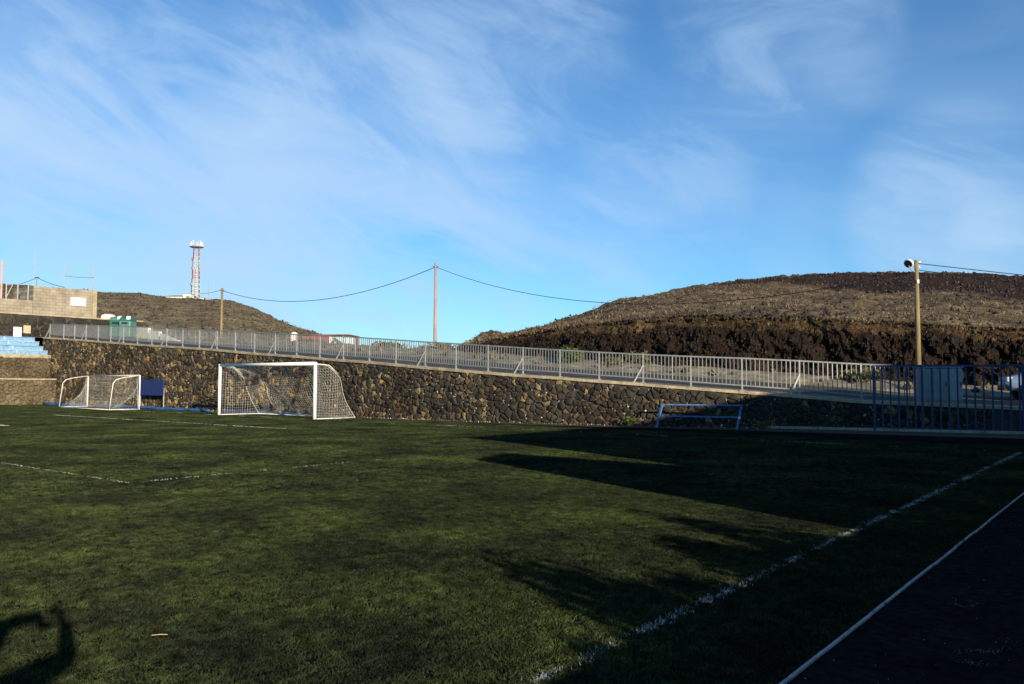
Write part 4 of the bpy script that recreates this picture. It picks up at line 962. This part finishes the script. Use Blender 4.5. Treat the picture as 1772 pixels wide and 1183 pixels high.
for s in (-1, 1): MB().box((s * bwid * .4, .03, zo / 2), (.1, .08, zo)).build('leg', M['galv'], bb)
tp = far_pt(509, 579, 92); tu = thing('chimney_turret', 'tiny white domed turret showing over the railing', 'turret', (tp.x, tp.y, tp.z - 2.5), YAW)
MB().box((0, 0, 1.25), (.55, .55, 2.5)).build('shaft', M['whitewash'], tu); MB().tube([(0, 0, 2.5), (0, 0, 2.62), (0, 0, 2.75), (0, 0, 2.82)], [.42, .40, .26, .05], 12).build('dome', M['whitewash'], tu, True)

# ------------------------------------------------------------------ parked car at the right edge
def car():
    p = on_road(1741, 5.2); pth = Path2(offset(ROADLINE, 5.2)); s0 = pth.s_of_x(p.x); q, t = pth.at(s0 + 2.05); z = ztop(q.x) + .195
    root = thing('parked_car', 'silver blue hatchback on the road at the right edge', 'car', (q.x, q.y, z), math.atan2(t.y, t.x) + math.pi)  # nose along -t
    # body sections along local x (front = +x)
    sec = [(-2.02, .45, .72, .70), (-1.95, .32, .98, .78), (-1.2, .26, 1.02, .84), (0, .24, .98, .85), (.9, .26, .95, .84), (1.35, .28, .90, .82), (1.85, .32, .78, .74), (2.05, .42, .66, .62)]
    mb = MB(); n = 10; vs = []
    for x, zl, zh, w in sec:
        ring = [(w * .82, zl), (w, zl + .10), (w * 1.02, (zl + zh) / 2), (w * .98, zh - .08), (w * .86, zh)]
        for yy, zz in ring: vs.append((x, -yy, zz))
        for yy, zz in reversed(ring): vs.append((x, yy, zz))
    fs = []
    for i in range(len(sec) - 1):
        for k in range(n): a = i * n + k; b = i * n + (k + 1) % n; fs.append((a, b, b + n, a + n))
    fs += [tuple(reversed(range(n))), tuple(range((len(sec) - 1) * n, len(sec) * n))]
    body = mb.add(vs, fs).build('body', M['car'], root, False); bevel(body, .05, 2)
    ms = MB(); vs = []
    cab = [(-1.85, .99, .76), (-1.35, 1.44, .62), (.10, 1.47, .62), (1.05, .95, .76)]
    for x, zz, w in cab: vs += [(x, -w, zz), (x, w, zz)]
    lowz = .93
    base = [(-1.85, -.76, lowz), (-1.85, .76, lowz), (1.05, -.76, lowz), (1.05, .76, lowz)]
    ms.add(vs + base, [(0, 2, 3, 1), (2, 4, 5, 3), (4, 6, 7, 5), (0, 8, 10, 6, 4, 2), (1, 3, 5, 7, 11, 9)]).build('cabin', M['car'], root)
    root.scale = (1.1, 1.06, 1.22)
    def quad(nm, pts, m): MB().add(pts, [(0, 1, 2, 3)]).build(nm, M[m], root)
    quad('windscreen', [(.99, -.66, 1.00), (.99, .66, 1.00), (.17, .56, 1.452), (.17, -.56, 1.452)], 'glass')
    for s in (-1, 1):
        pts = [(.80, s * .762, 1.0), (-.42, s * .762, 1.0), (-.42, s * .655, 1.40), (.08, s * .655, 1.40)]; quad('side_window', pts if s < 0 else pts[::-1], 'glass')
        pts = [(-.50, s * .762, 1.0), (-1.5, s * .762, 1.0), (-1.25, s * .655, 1.40), (-.50, s * .655, 1.40)]; quad('side_window', pts if s < 0 else pts[::-1], 'glass')
        MB().box((.72, s * .90, 1.02), (.12, .18, .13)).build('mirror', M['car'], root)
        bevel(MB().box((1.90, s * .56, .68), (.22, .30, .17)).build('headlight', M['lamp'], root), .04, 2); MB().box((-2.0, s * .62, .80), (.06, .22, .22)).build('tail_light', M['tower_red'], root)
        for x in (1.28, -1.25):
            w = MB().tube([(x, s * .66, .31), (x, s * .875, .31)], .31, 20).build('wheel', M['tyre'], root); MB().tube([(x, s * .86, .31), (x, s * .885, .31)], [.20, .18], 12).build('rim', M['rim'], w)
    MB().box((2.02, 0, .40), (.10, 1.2, .16)).build('grille', M['dark'], root); MB().box((2.06, 0, .57), (.03, .5, .11)).build('number_plate', M['white'], root)
car()

# ------------------------------------------------------------------ shrubs
def shrub(name, label, base, w, d, h, m, n, seed, group=None, leaf=.09):
    r = random.Random(seed); root = thing(name, label, 'shrub', base, 0, group); mb = MB()
    lobes = [(Vector((r.uniform(-.35, .35) * w, r.uniform(-.35, .35) * d, h * r.uniform(.35, .72))), r.uniform(.28, .42)) for _ in range(9)]
    for k in range(n):
        c, rad = r.choice(lobes); v = Vector((r.gauss(0, 1), r.gauss(0, 1), r.gauss(0, 1))).normalized() * r.uniform(.55, 1.0); q = c + Vector((v.x * rad * w, v.y * rad * d, v.z * rad * h))
        if q.z < .02: q.z = r.uniform(.02, .2) * h
        a = Vector((r.gauss(0, 1), r.gauss(0, 1), r.gauss(0, .7))).normalized(); b = a.cross(Vector((r.gauss(0, 1), r.gauss(0, 1), r.gauss(0, 1)))).normalized(); l = leaf * r.uniform(.6, 1.5)
        mb.add([q - a * l, q + b * l * .42, q + a * l, q - b * l * .42], [(0, 1, 2, 3)])
    mb.build('foliage', M[m], root); st = MB()
    for k in range(7):
        c, rad = r.choice(lobes); st.tube([(c.x * .15, c.y * .15, -.05), (c.x * .6, c.y * .6, c.z * .55), (c.x, c.y, c.z)], [.04 * h, .028 * h, .01 * h], 5)
    st.build('stems', M['bark'], root); return root
def far_shrub(px, pyb, pyt, wpx, dist, lab, m, seed, n=900):
    b = far_pt(px, pyb, dist); t = far_pt(px, pyt, dist); sc_ = (far_pt(px + 1, pyb, dist) - far_pt(px, pyb, dist)).length * wpx
    shrub('shrub', lab, b, sc_ * 1.15, sc_, (t.z - b.z) * 1.2, m, n, seed, 'shrubs along the road', leaf=max(.06, dist * .0022))
far_shrub(678, 618, 595, 48, 60, 'rounded olive shrub between red building and lone pole', 'leaf_green', 1, 1600)
far_shrub(758, 620, 596, 44, 58, 'olive shrub at the foot of the lone pole', 'leaf_dry', 2, 1500)
far_shrub(815, 622, 600, 40, 54, 'dry shrub just right of the lone pole before the mound', 'leaf_dry', 3, 1400)
far_shrub(987, 636, 606, 32, 43, 'grey green shrub behind the railing below the cutting start', 'leaf_green', 4, 1300)
far_shrub(1062, 642, 622, 30, 42.5, 'low yellowish shrub left of the taller yellow shrub behind the railing', 'leaf_dry', 5, 1100)
far_shrub(1104, 645, 612, 32, 42.5, 'tall yellow green shrub behind the railing under the cutting', 'leaf_dry', 6, 1400)
far_shrub(1490, 664, 640, 60, 42, 'dark scrubby bush between railing end and lamp pole', 'leaf_dry', 7, 1400)
wb = Vector((-15.9, 27.55, 0)); shrub('weed', 'small green weed at the wall foot left of the blue frame', wb, .55, .4, .42, 'leaf_green', 260, 9, leaf=.05)['category'] = 'weed'
wb = Vector((-11.3, 29.0, 0)); shrub('weed', 'dry weed at the wall foot right of the blue frame', wb, .7, .4, .35, 'leaf_dry', 200, 10, leaf=.05)['category'] = 'weed'

# ------------------------------------------------------------------ unseen shadow casters around the camera; walls and shrubs shaped for the turf shade
SH = 1.0 / math.tan(SUN_EL); KX, KY = math.sin(SUN_AZ) * SH, -math.cos(SUN_AZ) * SH      # shadow shift per metre of height: -KX in x, +KY in y
def clubhouse():
    x0 = 5.0; H = (16.1 + x0) / KX; y0 = 18.3 - KY * H; y1 = 30.0
    root = thing('clubhouse', 'plain rendered clubhouse beside the track that shades the right side', 'building', (x0, y0, 0)); D = 9.0; L = y1 - y0
    MB().box((D / 2, L / 2, (H - .25) / 2), (D, L, H - .25)).build('wall', M['whitewash'], root)
    bevel(MB().box((D / 2 - .0, L / 2, H - .125), (D + .3, L + .3, .25)).build('roof', M['concrete'], root), .03)
    for k in range(6):
        for z in (1.5, 4.0):
            w = MB().box((-.02, 1.6 + k * (L - 3.2) / 5, z), (.08, 1.2, 1.1)).build('window', M['glass'], root); MB().box((-.06, 1.6 + k * (L - 3.2) / 5, z - .62), (.2, 1.4, .08)).build('sill', M['concrete'], w)
    dd = MB().box((-.03, L / 2 + 1.7, 1.05), (.08, 1.0, 2.1)).build('door', M['blue'], root)
clubhouse()
def side_wall():
    x0 = 1.3; H = (13.3 + x0) / KX; y0 = 13.8 - KY * H; root = thing('shadow_wall', 'tall rendered wall added out of view to shade the turf', 'wall', (x0, y0, 0))
    h0, h1 = 3.30, 4.18      # added wall; its raking end is shaped for a blunt shadow tip
    prof = [(0, 0), (9.2, 0), (9.2, h1), (2.7, h1), (0, h0)]; n = len(prof)
    MB().add([(x, 0, z) for x, z in prof] + [(x, .28, z) for x, z in prof], [tuple(range(n)), tuple(reversed(range(n, 2 * n)))] + [(i, i + n, (i + 1) % n + n, (i + 1) % n) for i in range(n)]).build('masonry', M['whitewash'], root)
    MB().bar((-.04, .14, h0 + .04), (2.7, .14, h1 + .05), .36, .08).build('coping', M['concrete'], root); MB().box((5.97, .14, h1 + .045), (6.5, .36, .08)).build('coping', M['concrete'], root)
    return y0
yw = side_wall()
o = bevel(MB().box((1.75, (1.75 + yw) / 2 - .05, .58), (.22, yw - 1.85, 1.16)).build('shade_parapet', M['concrete']), .02); tag(o, 'low concrete parapet added out of view to block light under the shrubs', 'wall')  # added unseen wall that stops sunlight leaking under the shrubs
for k, (yy, hh, ww) in enumerate(((2.25, 1.28, .7), (2.95, 1.90, .9), (3.7, 1.52, .9), (4.45, 1.40, .8), (5.1, 1.60, .8), (5.8, 1.94, .9), (6.55, 1.50, .9))):  # added unseen shrubs, heights set by the shadow outline on the turf
    shrub('shadow_shrub', ['lowest unseen shadow shrub at the near end of the row', 'tall unseen shadow shrub second in the row', 'third unseen shadow shrub in the row', 'fourth unseen shadow shrub in the row', 'fifth unseen shadow shrub in the row', 'tallest unseen shadow shrub sixth in the row', 'last unseen shadow shrub by the added wall'][k], (2.25, yy, 0), ww * .8, ww * 1.15, hh * 1.06, 'leaf_green', 3200, 40 + k, 'unseen shrubs added to shade the turf', leaf=.06)

def photographer():
    vd = Vector((-math.sin(YAW), math.cos(YAW), 0)); rt = Vector((math.cos(YAW), math.sin(YAW), 0)); base = -vd * .48 - rt * .12
    root = thing('person', 'photographer in dark jacket standing behind the camera with raised arms', 'person', (base.x, base.y, 0), YAW)
    # local: +y looks into the picture, +x to the right
    J = {'pelvis': (0, 0, .90, .15), 'belly': (0, 0, 1.05, .145), 'chest': (0, .01, 1.26, .175), 'neck0': (0, .01, 1.35, .075), 'neck': (0, .02, 1.40, .055), 'head': (0, .05, 1.50, .09), 'crown': (0, .04, 1.59, .08),
         'hipL': (-.10, 0, .84, .10), 'kneeL': (-.12, .03, .48, .065), 'ankL': (-.13, -.01, .09, .045), 'toeL': (-.14, .17, .04, .04), 'hipR': (.10, 0, .84, .10), 'kneeR': (.12, .03, .48, .065), 'ankR': (.13, -.01, .09, .045), 'toeR': (.15, .17, .04, .04),
         'shL': (-.18, .02, 1.36, .075), 'elL': (-.10, .27, 1.58, .056), 'wrL': (.12, .42, 1.62, .042), 'shR': (.19, .01, 1.36, .085), 'elR': (.37, .22, 1.42, .066), 'wrR': (.25, .42, 1.56, .046)}
    E_ = [('pelvis', 'belly'), ('belly', 'chest'), ('chest', 'neck0'), ('neck0', 'neck'), ('neck', 'head'), ('head', 'crown')] + [(a + s, b + s) for s in 'LR' for a, b in (('hip', 'knee'), ('knee', 'ank'), ('ank', 'toe'), ('sh', 'el'), ('el', 'wr'))] + [('pelvis', 'hipL'), ('pelvis', 'hipR'), ('chest', 'shL'), ('chest', 'shR')]
    def skin(name, J, E_, m, root_v, par, sub=2):
        ks = list(J); me = bpy.data.meshes.new(name); me.from_pydata([J[k][:3] for k in ks], [(ks.index(a), ks.index(b)) for a, b in E_], []); o = link(name, me, par, m)
        o.modifiers.new('skin', 'SKIN')
        if not me.skin_vertices: me.attributes.new('skin', 'FLOAT2', 'POINT')
        for i, k in enumerate(ks):
            sv = me.skin_vertices[0].data[i]; sv.radius = (J[k][3], J[k][3]); sv.use_root = (k == root_v)
        o.modifiers[0].use_smooth_shade = True; s = o.modifiers.new('sub', 'SUBSURF'); s.levels = s.render_levels = sub; return o
    def with_skin(name, J, E_, m, root_v, par, sub=2):
        bm = bmesh.new(); lay = bm.verts.layers.skin.verify(); vv = {}
        for k, q in J.items():
            v = bm.verts.new(q[:3]); v[lay].radius = (q[3], q[3]); v[lay].use_root = (k == root_v); vv[k] = v
        for a, b in E_: bm.edges.new((vv[a], vv[b]))
        me = bpy.data.meshes.new(name); bm.to_mesh(me); bm.free(); o = link(name, me, par, m)
        o.modifiers.new('skin', 'SKIN').use_smooth_shade = True; s = o.modifiers.new('sub', 'SUBSURF'); s.levels = s.render_levels = sub; return o
    body = with_skin('body', J, E_, M['jacket'], 'pelvis', root)
    bmh = bmesh.new(); bmesh.ops.create_uvsphere(bmh, u_segments=16, v_segments=12, radius=.118)
    for v in bmh.verts: v.co = Vector((v.co.x * .86, v.co.y * 1.0 - .01, v.co.z * 1.12)) + Vector((0, .035, 1.56 + (.0 if v.co.z > -.03 else .03)))
    meh = bpy.data.meshes.new('hair'); bmh.to_mesh(meh); bmh.free(); hr = link('hair', meh, root, M['hair'])
    for s, sx in (('L', -1), ('R', 1)):
        wx, wy, wz_, _ = J['wr' + s]; Jh = {'w': (wx, wy, wz_, .030), 'p': (wx - sx * .03, wy + .03, wz_ + .035, .034)}; Eh = [('w', 'p')]
        for k in range(4):
            x0, z0_ = wx - sx * (.045 - .008 * k), wz_ + .06 - .022 * k; Jh['a%d' % k] = (x0, wy + .035, z0_, .010); Jh['b%d' % k] = (x0 - sx * .03, wy + .05, z0_ + .004, .009); Jh['c%d' % k] = (x0 - sx * (.045 + .004 * (2 - abs(k - 1))), wy + .035, z0_ + .002, .008); Eh += [('p', 'a%d' % k), ('a%d' % k, 'b%d' % k), ('b%d' % k, 'c%d' % k)]
        Jh['t0'] = (wx - sx * .05, wy + .012, wz_ + .02, .011); Jh['t1'] = (wx - sx * .085, wy + .008, wz_ + .035, .009); Eh += [('p', 't0'), ('t0', 't1')]
        with_skin('hand', Jh, Eh, M['skin'], 'w', root, 1)
    cam_b = thing('compact_camera', 'small black compact camera held up by the photographer', 'camera', (-vd.x * .07, -vd.y * .07, CAM_H - .012), YAW)
    bevel(MB().box((0, 0, 0), (.10, .022, .058)).build('body', M['dark'], cam_b), .006); MB().tube([(0, .010, 0), (0, .022, 0)], .02, 12).build('lens', M['glass'], cam_b)
photographer()

# ------------------------------------------------------------------ white pitch markings of worn fibres
def fibre(mb, x, y, r, hgt, w):
    a = r.uniform(0, 6.283); ln = r.uniform(.2, 1.0) * hgt; c, s = math.cos(a), math.sin(a)
    mb.add([(x - s * w, y + c * w, .002), (x + s * w, y - c * w, .002), (x + c * ln, y + s * ln, hgt * r.uniform(.5, 1.0))], [(0, 1, 2)])
def marking(name, lab, a, b, width, dens, seed, wear=0.0, w=.005, hgt=.035, patch=1.2):
    r = random.Random(seed); mb = MB(); a, b = Vector(a), Vector(b); t = (b - a); L = t.length; t.normalize(); nrm = Vector((-t.y, t.x))
    for k in range(int(L * width * dens)):
        s = r.uniform(0, L); o_ = r.gauss(0, .30) * width; p = a + t * s + nrm * o_
        keep = mnoise.noise(Vector((p.x * patch, p.y * patch, seed))) + .6 * mnoise.noise(Vector((p.x * patch * 5, p.y * patch * 5, seed + 4)))
        if keep < wear: continue
        fibre(mb, p.x, p.y, r, hgt, w * (1 + .05 * max(0, math.hypot(p.x, p.y) - 4)))
    tag(mb.build(name, M['line_fibre']), lab, 'marking', kind='structure')
marking('touch_line', 'worn white touchline', (TOUCH_X, -3), (TOUCH_X, GOAL_Y), .10, 5200, 1, -.14, .0034, .024, 4.5)
marking('goal_line', 'worn goal line', (TOUCH_X, GOAL_Y), (-62, GOAL_Y), .09, 900, 2, .28, .005)
marking('goal_area_line', 'worn goal area line', (GOAL_X + 9.16, GOAL_Y - 5.5), (GOAL_X - 9.16, GOAL_Y - 5.5), .07, 1700, 3, -.35, .005)
marking('goal_area_line', 'worn side line of the goal area', (GOAL_X + 9.16, GOAL_Y - 5.5), (GOAL_X + 9.16, GOAL_Y), .10, 1100, 4, .25)
marking('penalty_area_line', 'worn front line of the penalty area', (GOAL_X + 20.16, GOAL_Y - 16.5), (GOAL_X - 5, GOAL_Y - 16.5), .055, 2000, 5, -.22, .004, .026, 2.5)
marking('penalty_area_line', 'worn side line of the penalty area', (GOAL_X + 20.16, GOAL_Y - 16.5), (GOAL_X + 20.16, GOAL_Y - 11.2), .055, 1700, 6, .0, .0045, .03, 2.0)
marking('penalty_mark', 'penalty mark', (GOAL_X - .6, GOAL_Y - 11), (GOAL_X + .35, GOAL_Y - 11), .22, 3000, 7, -1, .006)
# litter: a straw and pale scuffs on the track
st_ = MB().tube([(-4.86, 2.62, .030), (-4.83, 2.655, .033), (-4.80, 2.69, .030)], .0022, 5).build('straw', M['straw']); tag(st_, 'short dry straw lying on the turf near the photographer', 'straw')
r = random.Random(77); lt = MB()
for k in range(150):
    x, y = r.uniform(KERB_X + .06, .2), r.uniform(4.2, 13); s = r.uniform(.0015, .004) * (1 if r.random() < .9 else 2)
    rock(lt, Vector((x, y, .002)), s, r)
def scuff(x0, y0, x1, y1, n, sp):
    for k in range(n):
        f = r.random(); fibre(lt, x0 + (x1 - x0) * f + r.gauss(0, sp), y0 + (y1 - y0) * f + r.gauss(0, sp) + .04 * math.sin(f * 7), r, .008, .0016)
scuff(KERB_X + .60, 5.45, KERB_X + .86, 5.75, 110, .022); scuff(KERB_X + .66, 5.30, KERB_X + .80, 5.38, 60, .02); scuff(KERB_X + .36, 6.62, KERB_X + .52, 6.70, 70, .012); scuff(KERB_X + .75, 5.9, KERB_X + .95, 5.95, 40, .03)
tag(lt.build('track_litter', M['edging']), 'pale specks and scuffs scattered on the black track', 'litter', kind='stuff')

# ------------------------------------------------------------------ artificial turf fibres (uncountable: instanced tiles)
def turf_tile(size, n, hgt, w, seed):
    r = random.Random(seed); mb = MB()
    tuft = [(r.uniform(0, size), r.uniform(0, size), r.uniform(0, 6.28)) for _ in range(max(8, n // 26))]
    for k in range(n):
        tx, ty, ta = r.choice(tuft); x, y = tx + r.gauss(0, .020), ty + r.gauss(0, .020)
        if r.random() < .25: x, y, ta = r.uniform(0, size), r.uniform(0, size), r.uniform(0, 6.28)
        a = ta + r.gauss(0, .7); h = hgt * r.uniform(.45, 1.15); ln = h * r.uniform(.3, 1.7); c, s = math.cos(a), math.sin(a); ww = w * r.uniform(.7, 1.3)
        x -= size / 2; y -= size / 2
        mb.add([(x - s * ww, y + c * ww, 0), (x + s * ww, y - c * ww, 0), (x + c * ln * .5 + s * ww * .8, y + s * ln * .5 - c * ww * .8, h * .7), (x + c * ln, y + s * ln, h), (x + c * ln * .5 - s * ww * .8, y + s * ln * .5 + c * ww * .8, h * .7)], [(0, 1, 2, 3, 4)])
    z = max(v[2] for v in mb.v)
    o = bpy.data.objects.new('turf_tile', mb.mesh('turf_tile', M['turf'])); return o
def turf_field(name, label, tile_size, tiles, region, seed):
    pts = []; r = random.Random(seed); x0, x1, y0, y1 = region; nx, ny = int((x1 - x0) / tile_size), int((y1 - y0) / tile_size)
    vs, rots, scl, pick = [], [], [], []
    inv = cam.matrix_world.inverted()
    for i in range(nx + 1):
        for j in range(ny + 1):
            x, y = x0 + (i + .5) * tile_size, y0 + (j + .5) * tile_size
            if x > KERB_X - tile_size * .5: continue
            if not tiles[1](x, y): continue
            q = inv @ Vector((x, y, 0)); dpt = -q.z
            if dpt < -1.5: continue
            dpt = max(dpt, .6)
            u, v = q.x / dpt, q.y / dpt
            mgn = 3.5 / dpt
            if abs(u) > .66 + mgn or v < -.46 - mgn: continue
            vs.append((x, y, 0)); rots.append((0, 0, r.choice((0, 1, 2, 3)) * math.pi / 2)); scl.append((1, 1, r.uniform(.8, 1.2) * (1 + .25 * mnoise.noise(Vector((x * .4, y * .4, 1)))))); pick.append(r.randrange(len(tiles[0])))
    me = bpy.data.meshes.new(name); me.from_pydata(vs, [], [])
    a = me.attributes.new('rot', 'FLOAT_VECTOR', 'POINT'); a.data.foreach_set('vector', [c for v in rots for c in v])
    a = me.attributes.new('scl', 'FLOAT_VECTOR', 'POINT'); a.data.foreach_set('vector', [c for v in scl for c in v])
    a = me.attributes.new('pick', 'INT', 'POINT'); a.data.foreach_set('value', pick)
    o = link(name, me); ng = bpy.data.node_groups.new(name, 'GeometryNodeTree')
    ng.interface.new_socket('Geometry', in_out='INPUT', socket_type='NodeSocketGeometry'); ng.interface.new_socket('Geometry', in_out='OUTPUT', socket_type='NodeSocketGeometry')
    N, L = ng.nodes, ng.links; gi, go = N.new('NodeGroupInput'), N.new('NodeGroupOutput'); jn = N.new('GeometryNodeJoinGeometry')
    def attr(nm, ty):
        n = N.new('GeometryNodeInputNamedAttribute'); n.data_type = ty; n.inputs[0].default_value = nm; return n.outputs[0]
    for k, tl in enumerate(tiles[0]):
        oi = N.new('GeometryNodeObjectInfo'); oi.inputs[0].default_value = tl; oi.inputs['As Instance'].default_value = True
        cp = N.new('FunctionNodeCompare'); cp.data_type = 'INT'; cp.operation = 'EQUAL'; L.new(attr('pick', 'INT'), cp.inputs[2]); cp.inputs[3].default_value = k
        ip = N.new('GeometryNodeInstanceOnPoints'); L.new(gi.outputs[0], ip.inputs['Points']); L.new(cp.outputs[0], ip.inputs['Selection']); L.new(oi.outputs['Geometry'], ip.inputs['Instance'])
        L.new(attr('rot', 'FLOAT_VECTOR'), ip.inputs['Rotation']); L.new(attr('scl', 'FLOAT_VECTOR'), ip.inputs['Scale']); L.new(ip.outputs[0], jn.inputs[0])
    L.new(jn.outputs[0], go.inputs[0]); md = o.modifiers.new('turf', 'NODES'); md.node_group = ng
    tag(o, label, 'turf', kind='stuff'); return len(vs)
near = lambda x, y: x > -2.12 or math.hypot(math.floor(x + .12) + .38, math.floor(y) + .5) < 13
mid_ = lambda x, y: not near(x, y) and y < 25.4
n1_ = turf_field('turf_fibres', 'worn artificial turf fibres in the foreground', .5, ([turf_tile(.5, 3000, .020, .0019, 100 + k) for k in range(4)], near), (-14.12, -1, 0, 26), 1)
n2_ = turf_field('turf_fibres', 'worn artificial turf fibres of the far pitch', 1.0, ([turf_tile(1.0, 4600, .022, .0042, 200 + k) for k in range(3)], mid_), (-63.12, -1, 0, 26), 2)
print('turf tiles', n1_, n2_, 'stones', len(wcells))
